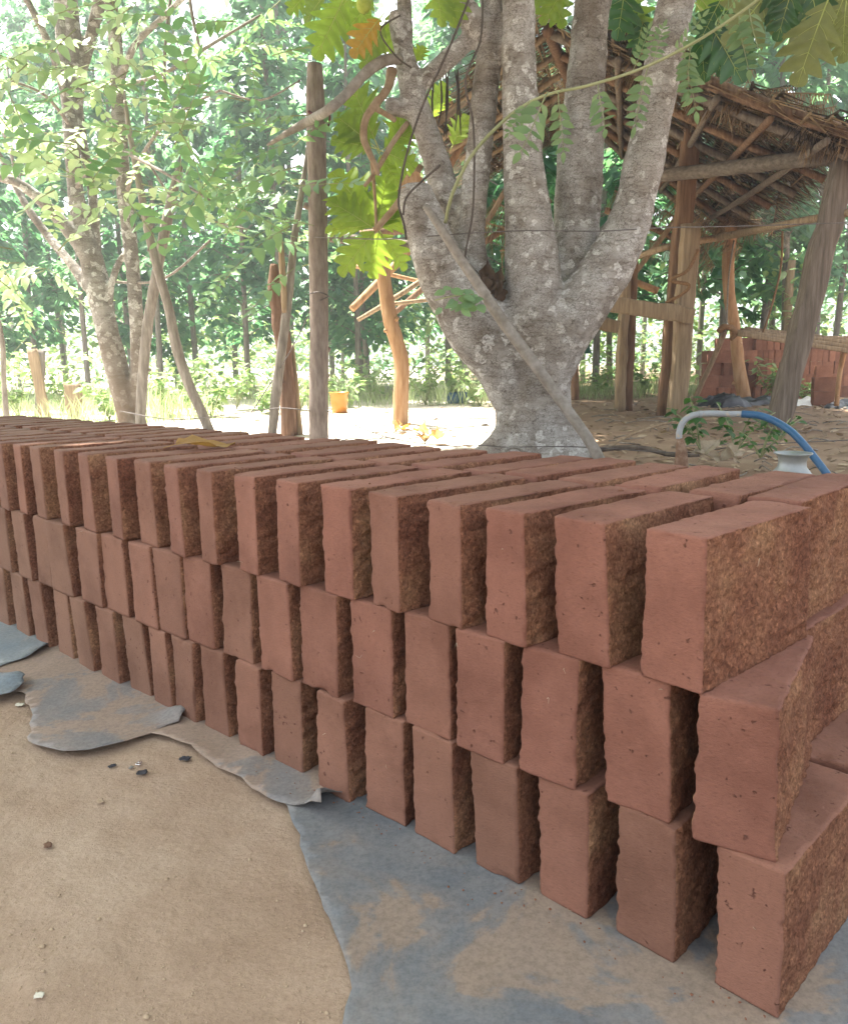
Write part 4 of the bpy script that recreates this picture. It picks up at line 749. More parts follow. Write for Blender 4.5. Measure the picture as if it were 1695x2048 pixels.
# green climber with leaflets across the tree
cv = thing('climbing_vine', AT(890, 445, 5.5), 'pale green climber with small paired leaves stretched across the tree', 'vine')
CVP = [(890, 445, 5.6, 3.4), (905, 385, 5.45, 3.4), (940, 315, 5.4, 3.4), (985, 262, 5.35, 3.3), (1040, 215, 5.3, 3.2), (1100, 187, 5.2, 3), (1170, 172, 5.1, 3), (1260, 145, 5, 3), (1340, 110, 4.9, 3), (1420, 65, 4.8, 3), (1500, 10, 4.7, 3), (1600, -70, 4.6, 3)]
branch(CVP, 'stem', M_STEM, cv, 6)
for (bx, by, tx, ty2) in ((1100, 187, 1040, 290), (1120, 182, 1120, 300), (1260, 145, 1300, 60), (1300, 128, 1270, 250), (1300, 130, 1330, 50), (1340, 110, 1400, 35), (1370, 95, 1385, 220), (1385, 85, 1375, 180), (1420, 65, 1470, -10), (1060, 203, 1015, 260), (1200, 166, 1200, 250), (1480, 25, 1495, 130), (1500, 10, 1520, 100)):
    b = AT(bx, by, 5.05); t = AT(tx, ty2, 5.0+rnd.uniform(-.2, .1)); inst('compound_leaf', rnd.choice(PV), nearest(cv, bx, by, 500), leafM(b, t, (CAM-b).normalized()+Vector((rnd.uniform(-.4, .4), 0, rnd.uniform(0, .7))), 0, (t-b).length/.42))
# sprig on the slanting stub
sg = thing('leaf_sprig', AT(905, 620, 5.3), 'small green leafy sprig growing on the slanting stub of the tree', 'sprig')
branch([(870, 600, 5.5, 1.6), (905, 592, 5.4, 1.6), (945, 588, 5.35, 1.2)], 'stem', M_STEM, sg, 5)
LFM = MB().add(*ovate(1, .8, .1, .1, 4)).mesh('leaflet', M_PINN)
for _ in range(24):
    p = AT(rnd.uniform(872, 965), rnd.uniform(572, 622), 5.35+rnd.uniform(-.05, .1)); inst('leaflet', LFM, nearest(sg, 905, 592, 500), leafM(p, p+Vector((rnd.uniform(-1, 1), rnd.uniform(-.6, .1), rnd.uniform(-.7, .3))), (0, -.7, .8), 0, rnd.uniform(.06, .10)))
# dead leaves caught in the fork
DLM = []
for s in range(3):
    r_ = random.Random(40+s); V, Fc = [], []; n = 10
    for i in range(n+1):
        t = i/n; w_ = .34*math.sin(math.pi*min(.98, t**.8+.02))*(1+.25*math.sin(t*17+s))
        for q in (-1, -.5, 0, .5, 1): V.append((q*w_*.8, t, .35*abs(q)**1.5*w_*(2-t)+.12*math.sin(t*5+s)+.05*math.sin(q*4+t*9)))
    for i in range(n):
        for j in range(4): a = i*5+j; Fc.append((a, a+1, a+6, a+5))
    mb = MB(); mb.add(V, Fc); tube([(0, t, .12*math.sin(t*5+s)-.01) for t in np.linspace(-.2, 1, 8)], [.014]*8, 4, 1, 0, smooth=False, mb=mb); DLM.append(mb)
DL = [m.mesh('dry_leaf', M_DRY) for m in DLM]; DLG = [m.mesh('dry_leaf', M_DRYG) for m in DLM]; DLD = [m.mesh('dry_leaf', leafmat('dark_dead_leaf', (.06, .04, .025), (.12, .08, .05), .2, (1, 1, 1), .8)) for m in DLM]
def dryleaf(base, tip, me, label, face=(0, -.3, 1), group=None):
    o = inst('dry_leaf', me, None, leafM(base, tip, face)); return tag(o, label, 'dry leaf', group)
for i, (a, b, c, d) in enumerate(((960, 600, 945, 530), (985, 600, 1000, 535), (970, 595, 975, 520), (1000, 605, 990, 560), (950, 590, 1010, 560), (985, 590, 960, 545))):
    dryleaf(AT(a, b, 5.95), AT(c, d, 5.9), DLD[i % 3], 'dark dead leaf caught in the fork of the breadfruit tree', (rnd.uniform(-.5, .5), -1, .3), 'dead leaves in the tree fork')

# ================================================================== thatched shed
pa_y = GG(1245, 822).y; pb_y = GG(1340, 832).y; pc_y = GG(1484, 803).y; pd_y = GG(1552, 862).y
sh = thing('thatched_shed', GG(1340, 832), 'open shed with sagging palm-thatch roof on rough timber posts', 'shed')
def spost(p0, p1, wpx, dp, Y, mat, seed, name='post', Y1=None):
    return beam(AT(*p0, Y), AT(*p1, Y1 or Y), wpx*Y/F, dp, seed=seed, rings=18, jit=.09).build(name, mat, sh)
spost((1238, 824), (1250, 560), 18, .16, pa_y, M_TANW, 1); spost((1254, 824), (1268, 480), 15, .14, pa_y+.05, M_BROWNW, 2)
spost((1329, 836), (1385, 215), 32, .16, pb_y+.1, M_BROWNW, 3); spost((1352, 838), (1380, 448), 34, .14, pb_y-.12, M_TANW, 4)
spost((1195, 604), (1386, 632), 30, .07, pb_y-.26, M_TANW, 5, 'cross_plank', pb_y-.25); spost((1170, 638), (1236, 654), 24, .06, pa_y-.15, M_TANW, 6, 'cross_plank')
spost((1241, 575), (1244, 540), 20, .14, pa_y-.02, M_TANW, 7, 'post_cap')
for (p, y, seed) in (([(1490, 806, 14), (1478, 740, 12), (1468, 650, 11), (1458, 590, 11), (1456, 520, 11), (1462, 440, 11), (1456, 380, 10), (1450, 300, 9)], pc_y, 1),):
    pole('post', [(a, b, y, r) for a, b, r in p], None, None, M_ORANGE, 4, 11, .07, seed, parent=sh)
spost((1548, 872), (1690, 318), 43, .15, pd_y, M_GBP, 9)
pole('post', [(1150, 800, pa_y+.6, 8), (1148, 700, pa_y+.6, 8), (1150, 560, pa_y+.6, 8)], None, None, M_BROWNW, 1, 8, .08, 12, parent=sh)
pole('tie_beam', [(1318, 351, pb_y+.1, 12), (1400, 342, pb_y-.3, 13), (1500, 330, pb_y-.9, 14), (1600, 318, pd_y+.3, 15), (1700, 308, pd_y, 15)], None, None, M_HPOLE, 2, 11, .06, 14, parent=sh)
pole('side_pole', [(1268, 515, pa_y, 6), (1340, 492, pb_y+.2, 6.5), (1440, 474, pc_y-1.2, 7), (1560, 450, pd_y+.8, 7), (1700, 424, pd_y-.1, 8)], None, None, M_TANW, 3, 8, .08, 15, parent=sh)
# roof planes: ridge runs away from the yard
A0, A1 = AT(1095, 45, 8.8), AT(1180, 241, 12.5); B0, B1 = AT(1705, 288, 7.4), AT(1420, 452, 12.5); C0, C1 = AT(852, 240, 9.3), AT(985, 346, 12.5)
def frond(name, mat, seed, hang):
    r_ = random.Random(seed); mb = MB()
    tube([(x, 0, .02*math.sin(x*3+seed)) for x in np.linspace(0, 1, 6)], [.014, .013, .012, .01, .008, .006], 5, 1, 0, smooth=False, mb=mb)
    n = 46
    for i in range(n):
        x = (i+.5)/n; sl = r_.uniform(.1, .2)*(1 if i % 2 else -1)*.8; L = hang*r_.uniform(.75, 1.15); w_ = r_.uniform(.013, .022)
        z0 = r_.uniform(-.012, .012); z1 = r_.uniform(-.05, .012)
        if r_.random() < .1: z1 -= r_.uniform(.03, .16)
        V = [(x-w_/2, 0, z0), (x+w_/2, 0, z0), (x+w_/2+sl*.5, L*.55, (z0+z1)/2+.012), (x-w_/2+sl*.5, L*.55, (z0+z1)/2), (x+sl, L, z1)]
        mb.add(V, [(0, 1, 2, 3), (3, 2, 4)])
    return mb.mesh(name, mat, smooth=False)
FR = [frond('palm_frond', M_THATCH, s, .5) for s in (1, 2, 3, 4)]; FRD = [frond('palm_frond', M_THATCHD, s, .42) for s in (5, 6)]
def slope(r0, r1, e0, e1, rows, dark_rows, cols=2):
    for i in range(rows):
        t = i/(rows-1)*.97
        a = r0.lerp(e0, t); b = r1.lerp(e1, t); ln = (b-a).length
        for j in range(cols):
            s0 = j/cols - rnd.uniform(.0, .09); p = a.lerp(b, s0); d = (b-a).normalized(); dn = (e0-r0).lerp(e1-r1, .5).normalized()
            nrm = d.cross(dn); nrm = nrm if nrm.z > 0 else -nrm; dn2 = dn; d = (d+dn*rnd.uniform(-.05, .05)).normalized()
            m = Matrix((d*(ln/cols*1.12), dn2*rnd.uniform(.9, 1.15), nrm)).transposed().to_4x4(); m.translation = p - nrm*(.02*(i % 3)) + dn*rnd.uniform(-.04, .04)
            inst('palm_frond', rnd.choice(FR), sh, m)
            if True: # weathered outer layer
                m2 = m.copy(); m2.translation = p + nrm*rnd.uniform(.03, .09) + dn*rnd.uniform(-.15, .1) + d*rnd.uniform(-.1, .35); m2 = m2 @ Matrix.Rotation(rnd.uniform(-.14, .14), 4, 'Z'); inst('palm_frond', rnd.choice(FRD), sh, m2)
slope(A0, A1, B0, B1, 30, 3); slope(A0, A1, C0, C1, 15, 2)
DN = Vector((0, 0, -.07))
for i in range(7):           # rafters under both slopes
    t = i/6*.96+.02; a = A0.lerp(A1, t)+DN; b = B0.lerp(B1, t)+DN; b = a+(b-a)*1.04
    tube([a, (a+b)/2+Vector((0, 0, -.03)), b], [.045, .045, .04], 8, 5, .08, i).build('rafter', M_BROWNW if i % 2 else M_GBP, sh)
    if i < 5: b2 = C0.lerp(C1, t)+DN; b2 = a+(b2-a)*1.05; tube([a, b2], [.04, .035], 8, 5, .08, i+9).build('rafter', M_TANW, sh)
for i in range(6):           # purlins
    t = (i+.6)/6.2; a = A0.lerp(B0, t)+DN*1.9; b = A1.lerp(B1, t)+DN*1.9; tube([a+(a-b)*.04, (a+b)/2+DN*.4, b], [.036, .036, .03], 8, 5, .08, i+20).build('purlin', M_GBP if i % 2 else M_BROWNW, sh)
tube([A0+DN, (A0+A1)/2+DN*1.5, A1+DN], [.06, .06, .05], 8, 5, .06, 3).build('ridge_pole', M_BROWNW, sh)
tube([A0.lerp(B0, .38)+Vector((0, -.12, .0)), A0.lerp(B0, .7)+Vector((0, -.12, -.02)), B0+Vector((.1, -.1, 0))], [.055, .06, .06], 9, 5, .08, 7).build('verge_pole', M_BROWNW, sh)
for i in range(78):          # ragged ends hanging from the verge and the far eave
    t = rnd.uniform(.1, 1); p = A0.lerp(B0, t)+Vector((0, rnd.uniform(-.1, .3), rnd.uniform(-.02, .1))) if i < 68 else B0.lerp(B1, rnd.uniform(.75, 1)); d = Vector((rnd.uniform(-.3, .3), rnd.uniform(-.2, .2), -1)).normalized()
    x = Vector((1, rnd.uniform(-.6, .6), rnd.uniform(-.4, .2))).normalized(); n_ = x.cross(d); k = rnd.uniform(.35, .7)
    m = Matrix((x*k, d*rnd.uniform(.3, .7), n_)).transposed().to_4x4(); m.translation = p; inst('palm_frond', rnd.choice(FR+FRD), sh, m)
# bare poles of the fallen lean-to on the other side
for i, pts in enumerate(([(703, 618, 9.6, 7), (760, 560, 9.8, 8), (830, 480, 10, 8), (900, 330, 10.4, 7), (940, 262, 10.6, 6)], [(715, 640, 10.2, 4), (790, 595, 10.2, 5), (870, 540, 10.3, 5), (960, 460, 10.5, 5), (1010, 380, 10.6, 5)], [(790, 625, 10.8, 5), (860, 565, 10.8, 6), (960, 490, 10.8, 6), (1100, 400, 10.9, 6)],
                         [(700, 530, 10.4, 4), (850, 565, 10.4, 4), (1010, 600, 10.4, 4)], [(760, 610, 9.9, 4), (850, 600, 9.9, 4), (930, 590, 9.9, 4)], [(1180, 500, 10.8, 8), (1250, 440, 10.8, 7), (1330, 350, 10.8, 7)], [(1200, 540, 10.6, 5), (1260, 560, 10.6, 6), (1315, 582, 10.5, 7)], [(1270, 545, 11, 5), (1350, 440, 11, 5), (1440, 330, 11, 5)], [(1210, 420, 11.4, 6), (1290, 450, 11.4, 6), (1400, 500, 11.4, 5)])):
    pole('rafter', pts, None, None, (M_ORANGE, M_TANW, M_BROWNW)[i % 3], 1, 8, .1, 50+i, parent=sh)
for (px, py, yy, k, an) in ((960, 440, 10.4, .7, .3), (1000, 500, 10.5, .6, -.2), (1020, 560, 10.5, .5, 1.2), (985, 400, 10.6, .6, .6), (1330, 420, 11.2, .9, .5), (1380, 450, 11.2, .8, 1.0), (1400, 420, 11.6, .8, 1.3), (1300, 480, 11.4, .8, .2), (1230, 380, 11.2, .8, .4), (1350, 390, 11.2, .9, .8), (1390, 500, 11.3, .5, 1.5)):
    x = Vector((math.cos(an), .2, -math.sin(an))).normalized(); d = Vector((-math.sin(an)*.5, -.3, -1)).normalized(); m = Matrix((x*k, d*.8, x.cross(d))).transposed().to_4x4(); m.translation = AT(px, py, yy); inst('palm_frond', rnd.choice(FR), sh, m)
# things on the shed
tag(tube([AT(1395, 500, 9.2), AT(1375, 540, 9.1), AT(1340, 560, 9.15), AT(1378, 570, 9.1), AT(1360, 590, 9.15), AT(1330, 605, 9.2)], [.02]*6, 7, 5, .2, 3).build('coir_rope', M_COIR), 'brown coir rope wound round the paired shed posts', 'rope')
tag(tube([AT(1467, 480, pc_y-.15), AT(1456, 560, pc_y-.15), AT(1452, 660, pc_y-.15)], [.012]*3, 6, 5, .1).build('rope', M_ROPE), 'dark rope hanging beside the crooked orange post', 'rope')
tag(tube([AT(1564, 462, 9.6), AT(1560, 540, 9.6), AT(1540, 620, 9.6), AT(1524, 668, 9.6)], [.012]*4, 6, 5, .1).build('rope', M_COIR), 'pale rope holding up the slatted rack', 'rope')
cl = MB(); V = []; Fc = []
for i in range(8):
    for j in range(6): p = AT(1150+j*6+3*math.sin(i), 665+i*6, 9.6+.04*math.sin(j*2.1+i*.5)); V.append(tuple(p))
for i in range(7):
    for j in range(5): a = i*6+j; Fc.append((a, a+1, a+7, a+6))
o = cl.add(V, Fc).build('cloth', M_CLOTH); tag(o, 'dark green cloth hanging behind the breadfruit trunk', 'cloth')
md = o.modifiers.new('t', 'SOLIDIFY'); md.thickness = .01
# slatted rack of poles hung behind the slanting post
rk = thing('slat_rack', GG(1400, 800), 'rack of pale split poles tied to a slanting prop under the shed roof', 'rack')
for i, (a, b, c, d, yy) in enumerate(((1470, 662, 1720, 697, 0), (1480, 660, 1720, 688, .12), (1490, 658, 1720, 682, .25), (1474, 668, 1720, 706, -.1))):
    beam(AT(a, b, 9.5+yy), AT(c, d, 9.5+yy), .035, .05, (0, 1, 0), seed=i, jit=.2).build('split_pole', M_DRYP if False else M_TANW, rk)
pole('prop', [(1385, 806, 9.9, 5), (1420, 730, 9.7, 5), (1450, 662, 9.5, 5)], None, None, M_TANW, 1, 8, .08, 3, parent=rk)
pole('lashing', [(1436, 664, 9.45, 5), (1450, 652, 9.4, 6), (1470, 664, 9.42, 6), (1460, 680, 9.45, 4)], None, None, M_COIR, 0, 6, .3, 3, parent=rk)
pole('prop', [(1672, 812, 9.7, 5), (1678, 750, 9.7, 5), (1690, 690, 9.6, 5)], None, None, M_ORANGE, 1, 8, .08, 4, parent=rk)

# ================================================================== far brick stack
def fbrick(w_, L, h, s):
    mb = MB(); c = .006; r_ = random.Random(s)
    P = []
    for sx in (-1, 1):
        for sy in (-1, 1):
            for sz in (0, 1): P.append((sx*w_/2+r_.uniform(-.004, .004), sy*L/2+r_.uniform(-.006, .006), sz*h+r_.uniform(-.003, .003)))
    mb.add(P, [(0, 1, 3, 2), (4, 6, 7, 5), (0, 4, 5, 1), (2, 3, 7, 6), (1, 5, 7, 3), (0, 2, 6, 4)])
    me = mb.mesh('brick', M_FBRICK, smooth=False); return me
FB = [fbrick(.088, .28, .186, s) for s in range(6)]; FBW = [fbrick(.28, .088, .186, s) for s in range(3)]
FO = GG(1400, 796); FYY = 12.3; fx0 = AT(1400, 790, FYY).x; fx1 = AT(1730, 790, FYY).x; fzb = gz(fx0+1, FYY)-.01
cnames = ['lowest', 'second', 'third', 'fourth', 'topmost']
for c in range(5):
    x = fx0 + (.24 if c == 4 else .03*c) ; i = 0
    while x < fx1:
        flat = (x < fx0+.75 and rnd.random() < .45) or (c in (0,) and rnd.random() < .3)
        wd = .28 if flat else .088
        o = inst('brick', rnd.choice(FBW if flat else FB), None, Matrix.Translation((x+wd/2, FYY+.14+rnd.uniform(-.015, .015), fzb+c*.188)) @ Matrix.Rotation(rnd.uniform(-.02, .02), 4, 'Z'))
        tag(o, f'fired-red brick in the {cnames[c]} course of the far brick stack beyond the shed', 'brick', f'bricks in the {cnames[c]} course of the far stack'); x += wd+(rnd.choice([.002, .004, .006, .014]) if not flat else .004)
bx = AT(1650, 805, 10.6)
for i in range(3):
    o = inst('brick', FBW[i], None, Matrix.Translation((bx.x+rnd.uniform(-.01, .01), 10.7, gz(bx.x, 10.7)+i*.19)) @ Matrix.Scale(.8 if i == 2 else 1, 4)); tag(o, f'{("lowest", "middle", "topmost")[i]} red brick of the small pile standing before the far stack', 'brick', 'bricks of the small pile')
# crumpled plastic heaps
def heap(px, py, Y, w_, d_, h, label, mats, seed):
    mb = MB(); n = 26; c = AT(px, py, Y); z0 = gz(c.x, Y); V = []
    for i in range(n):
        for j in range(n):
            u, v = i/(n-1)*2-1, j/(n-1)*2-1; q = np.array([[u*2+seed, v*2, seed]]); e = max(0, 1-(u*u+v*v)**1.2)
            V.append((c.x+u*w_/2+.05*w_*vn(q, 2, 1)[0], Y+v*d_/2+.05*d_*vn(q, 2, 2)[0], z0-.01+h*e**.5*(.65+.45*vn(q, 1.6, 3)[0]+.25*abs(vn(q, 4, 4)[0]))*(e > 0)))
    Fc = [(i*n+j, (i+1)*n+j, (i+1)*n+j+1, i*n+j+1) for i in range(n-1) for j in range(n-1)]
    mb.add(V, Fc); V = np.array(V); sel = vn(V, 1.7, seed+5)
    mb.m = [1 if sel[f[0]] > .12 else 0 for f in Fc]
    return tag(mb.build('plastic_heap', mats, origin=(c.x, Y, z0)), label, 'plastic sheet')
heap(1448, 790, 10.9, .75, .5, .2, 'crumpled black and white plastic heaped at the end of the far brick stack', [M_BLACKP, M_WHITEP], 3)
heap(1520, 792, 11.2, .9, .5, .14, 'crumpled black plastic lying along the foot of the far brick stack', [M_BLACKP, M_BLACKP], 8)
heap(1625, 800, 10.9, .6, .4, .14, 'black plastic scrap beside the small pile of bricks', [M_BLACKP, M_WHITEP], 12)
heap(1705, 800, 10.3, .7, .5, .14, 'grey-white plastic sheet crumpled beside the thin rack prop', [M_WHITEP, M_BLACKP], 17)

# ================================================================== water pipe, pot
PY = 4.7
wp = thing('standpipe', AT(1360, 960, PY), 'grey pipe bent over a mud-caked stub beside the aluminium pot', 'pipe')
def ptube(pts, r, name, mat, par, k=6, lump=.02): return tube([AT(a, b, y) for a, b, y in pts], [r*y/F for a, b, y in pts] if not isinstance(r, list) else [q*p[2]/F for q, p in zip(r, pts)], 14, k, lump, 3).build(name, mat, par)
bz = GG(1362, 960); ptube([(1362, 1000, PY), (1361, 960, PY), (1362, 930, PY), (1362, 905, PY), (1360, 893, PY), (1359, 876, PY)], [14, 14, 13, 11, 9, 6], 'stub', M_RUST, wp, 4, .14)
ptube([(1357, 877, PY), (1358, 862, PY), (1364, 846, PY), (1375, 835, PY), (1392, 829, PY), (1420, 827, PY), (1455, 828, PY), (1488, 828, PY)], 6.2, 'bent_pipe', M_PVC, wp, 6, 0)
ptube([(1396, 828.5, PY), (1402, 828, PY)], 7.2, 'joint', M_PVC, wp, 2, 0)
ho = ptube([(1482, 828, PY), (1500, 829, PY-.02), (1522, 832, PY-.05), (1550, 843, PY-.1), (1580, 862, PY-.18), (1605, 887, PY-.25), (1630, 918, PY-.3), (1650, 944, PY-.35), (1680, 985, PY-.4), (1720, 1040, PY-.5), (1790, 1075, PY-.6)], 7.4, 'water_hose', M_HOSE, None, 6, 0); tag(ho, 'blue hose arching from the grey pipe down behind the pot', 'hose')
PT = AT(1585, 905, 3.7); pz = 0.0; rimz = PT.z
prof = [(0, .0), (.07, .0), (.125, .03), (.155, .09), (.155, .14), (.13, .19), (.085, .235), (.064, .262), (.061, .285), (.066, .305), (.078, .318), (.086, .322), (.086, .327), (.076, .325), (.06, .308), (.055, .285), (.058, .262), (.08, .235)]
k = rimz/.327; mb = MB(); n = 36; V = []; Fc = []
for r, z in prof:
    for i in range(n): a = i*math.tau/n; V.append((PT.x+r*math.cos(a), PT.y+r*math.sin(a), pz+z*k))
for j in range(len(prof)-1):
    for i in range(n): Fc.append((j*n+i, j*n+(i+1) % n, (j+1)*n+(i+1) % n, (j+1)*n+i))
V = np.array(V); V += (vn(V, 14, 4)*.0025)[:, None]*np.array([1, 1, 0])
tag(mb.add(V, Fc).build('water_pot', M_ALU, origin=(PT.x, PT.y, 0)), 'dull aluminium water pot with a flared rim behind the brick stack', 'pot')

# ================================================================== yard things
def lathe(name, prof, c, mats, label, cat, n=24, tilt=None, squash=1):
    mb = MB(); V = []; Fc = []
    for r, z in prof:
        for i in range(n): a = i*math.tau/n; V.append((r*math.cos(a), r*math.sin(a)*squash, z))
    for j in range(len(prof)-1):
        for i in range(n): Fc.append((j*n+i, j*n+(i+1) % n, (j+1)*n+(i+1) % n, (j+1)*n+i))
    mb.add(V, Fc); o = bpy.data.objects.new(name, mb.mesh(name, mats)); COL.objects.link(o); o.location = c
    if tilt: o.rotation_euler = tilt
    return tag(o, label, cat) if label else o
bc = GG(679, 824); bY = bc.y; s_ = bY/F
bk = thing('bucket', bc, 'yellow-orange plastic bucket standing at the edge of the weeds', 'bucket')
o = lathe('body', [(0, .003), (15*s_, 0), (16.5*s_, 20*s_), (18*s_, 38*s_), (19.5*s_, 38.5*s_), (19.5*s_, 41*s_), (18*s_, 41*s_), (17*s_, 36*s_), (15*s_, 6*s_), (0, 5*s_)], (0, 0, 0), M_YEL, None, None); o.parent = bk
tube([Vector((18*s_*math.cos(a), -6*s_*math.sin(a)-.02, 36*s_-14*s_*math.sin(a))) for a in np.linspace(0, math.pi, 9)], [.004]*9, 5, 2, 0).build('handle', M_WIRE, None, origin=(0, 0, 0)).parent = o
c = GG(915, 806); s_ = c.y/F
lathe('basin', [(0, .01), (21*s_, 0), (23*s_, 12*s_), (21*s_, 20*s_), (14*s_, 23*s_), (0, 23.5*s_)], c, M_BLUE, 'blue plastic tub lying upside down on the bright ground', 'tub', squash=.7)
c = GG(765, 796); r_ = np.random.RandomState(5); mb = MB(); V = []; n = 16
for j in range(9):
    for i in range(n): th = math.pi*j/8; a = i*math.tau/n; V.append((.2*math.sin(th)*math.cos(a), .14*math.sin(th)*math.sin(a), .09+.11*math.cos(th)+.06*math.sin(th)*math.cos(a)))
V = np.array(V); V = V*(1+.14*vn(V, 9, 2))[:, None]; Fc = [(j*n+i, j*n+(i+1) % n, (j+1)*n+(i+1) % n, (j+1)*n+i) for j in range(8) for i in range(n)]
o = bpy.data.objects.new('boulder', mb.add(V, Fc).mesh('boulder', M_STONE)); COL.objects.link(o); o.location = c; tag(o, 'grey tilted boulder half hidden in the weeds', 'boulder')
# rope ring at the trunk foot
tag(tube([AT(1008, 915, 5.3), AT(1012, 900, 5.3), AT(1026, 894, 5.3), AT(1040, 899, 5.3), AT(1046, 912, 5.32), AT(1040, 940, 5.32)], [.011]*6, 8, 6, .25, 2, lscale=120).build('rope_loop', M_ROPE), 'loop of twisted grey rope against the trunk foot', 'rope')
# fallen limbs near the pipe
pole('fallen_branch', [(1190, 900, 5.7, 5), (1240, 895, 5.7, 5), (1290, 897, 5.65, 5), (1340, 909, 5.6, 5), (1400, 910, 5.6, 4)], 'dark fallen branch lying behind the mud-caked pipe stub', 'branch', M_DARKW, 2, 8, .12, 5)
pole('fallen_branch', [(1200, 905, 5.9, 3), (1260, 870, 6.2, 3), (1340, 845, 6.4, 2.5), (1440, 838, 6.6, 2)], 'thin pale branch slanting up from the ground by the pipe', 'branch', M_TANW, 2, 7, .12, 6)
# big dry leaves
dz = .575
o = dryleaf(GP(352, 893, dz+.012), GP(470, 884, dz+.012), DL[1], 'curled tan dry leaf lying on top of the brick stack', (0, -.2, 1)); o.scale = (o.scale[0], o.scale[1], o.scale[2]*.4)
for i, (a, b, c_, d, lab) in enumerate(((1400, 915, 1440, 875, 0), (1450, 890, 1480, 925, 0), (1420, 900, 1380, 905, 0), (1440, 920, 1490, 900, 0), (1390, 905, 1450, 915, 0))):
    p = AT(a, b, 5.1); q = AT(c_, d, 5.1); dryleaf(p, q, DLG[i % 3], 'big bleached curled leaf on the ground by the pipe', (rnd.uniform(-.3, .3), -.8, .8), 'bleached leaves by the pipe')
for i, (a, b, c_, d) in enumerate(((835, 868, 865, 875), (850, 896, 838, 872), (875, 890, 872, 868), (790, 868, 830, 858), (800, 862, 840, 850))):
    p = GP(a, b) + Vector((0, 0, .03)); q = GP(c_, d); q = p + (q-p).normalized()*.24; q.z = p.z+(.1 if i in (1, 2) else .02); dryleaf(p, q, DL[i % 3], 'golden brown fallen leaf on the bright ground beyond the stack', (0, -.8, .8), 'golden fallen leaves')
# litter of leaves and twigs (too many to count)
mb = MB(); P = []; D = []; U = []; Sz = []
for _ in range(2000):
    y = rnd.uniform(4.2, 12); x = rnd.uniform(-.62*y, .62*y) if rnd.random() < .6 else rnd.uniform(.15*y, .62*y)
    if rnd.random() > (1 if x > .5 else .35): continue
    P.append((x, y, gz0(x, y)+.03)); a = rnd.uniform(0, math.tau); D.append((math.cos(a), math.sin(a), rnd.uniform(-.2, .3))); U.append((rnd.uniform(-.5, .5), rnd.uniform(-.5, .5), 1)); Sz.append(rnd.uniform(.04, .12))
Pn = np.array(P); Pn[:, 2] = relief(Pn[:, 0].copy(), Pn[:, 1].copy())+.008
scatter(mb, ovate(1, .42, .25, -.06, 4), Pn, D, U, Sz)
tag(mb.build('leaf_litter', leafmat('leaf_litter', (.13, .085, .05), (.48, .39, .28), .2, (1.1, 1, .8), .8, .15), origin=(0, 0, 0)), 'dry leaf litter scattered over the ground beyond the stack', 'leaf litter', kind='stuff')
mb = MB()
for i in range(150):
    y = rnd.uniform(4.5, 11); x = rnd.uniform(-.5*y, .62*y) if i % 3 else rnd.uniform(.1*y, .6*y); a = rnd.uniform(0, math.tau); L = rnd.uniform(.1, .5); z = gz(x, y)+.012
    tube([(x, y, z), (x+.5*L*math.cos(a), y+.5*L*math.sin(a), z+.01+rnd.uniform(0, .03)), (x+L*math.cos(a+.3), y+L*math.sin(a+.3), gz(x+L*math.cos(a+.3), y+L*math.sin(a+.3))+.01)], [.006, .005, .003], 4, 2, 0, mb=mb)
tag(mb.build('twig_litter', M_GREYW, origin=(0, 0, 0)), 'thin dead twigs scattered over the ground beyond the stack', 'twigs', kind='stuff')
# clods on the near soil
mb = MB(); ico = np.array([(0, 0, 1), (.9, 0, .4), (.28, .85, .4), (-.72, .53, .4), (-.72, -.53, .4), (.28, -.85, .4), (.5, .5, -.3), (-.5, .5, -.3), (-.4, -.6, -.3), (.6, -.4, -.3)])
icf = [(0, 1, 2), (0, 2, 3), (0, 3, 4), (0, 4, 5), (0, 5, 1), (1, 6, 2), (2, 7, 3), (3, 7, 8), (3, 8, 4), (4, 8, 5), (5, 9, 1), (1, 9, 6), (2, 6, 7), (5, 8, 9)]
for _ in range(3200):
    px, py = rnd.uniform(-80, 720), rnd.uniform(1400, 2100); p = GP(px, py, 0)
    s = rnd.uniform(.0007, .0018) if rnd.random() < .95 else rnd.uniform(.002, .0042)
    if px > 560+(py-1600)*.32 or (p.x*NV.x+p.y*NV.y) > DIST-.02: continue
    if vn(np.array([[p.x, p.y, 0]]), 4.5, 77)[0] < rnd.uniform(-.25, .9)-(.35 if (py > 1750 and px < 420) else 0): continue
    mb.add(ico*s*np.array([rnd.uniform(.7, 1.4), rnd.uniform(.7, 1.4), rnd.uniform(.5, .9)])+[p.x, p.y, gz(p.x, p.y)+s*.15], icf)
tag(mb.build('soil_crumbs', M_CLOD, origin=(0, 0, 0)), 'small crumbs of soil strewn over the near sandy ground', 'soil crumbs', kind='stuff')
mb = MB()
for _ in range(420):         # crumbs fallen from the bricks
    top = rnd.random() < .45; u = rnd.uniform(-2.4, -.2); s_ = rnd.uniform(.0007, .0022) if rnd.random() < .93 else rnd.uniform(.002, .0045)
    n_ = rnd.uniform(.0, .6) if top else -abs(rnd.gauss(0, .035))-.004; p = TV*u+NV*(DIST+n_); z = .5765 if top else .008
    if top and u > -.45: continue
    mb.add(ico*s_*np.array([rnd.uniform(.7, 1.5), rnd.uniform(.7, 1.5), rnd.uniform(.5, .9)])+[p.x, p.y, z], icf)
tag(mb.build('clay_crumbs', M_FBRICK, origin=(0, 0, 0)), 'tiny crumbs of red clay fallen on and beside the brick stack', 'clay crumbs', kind='stuff')
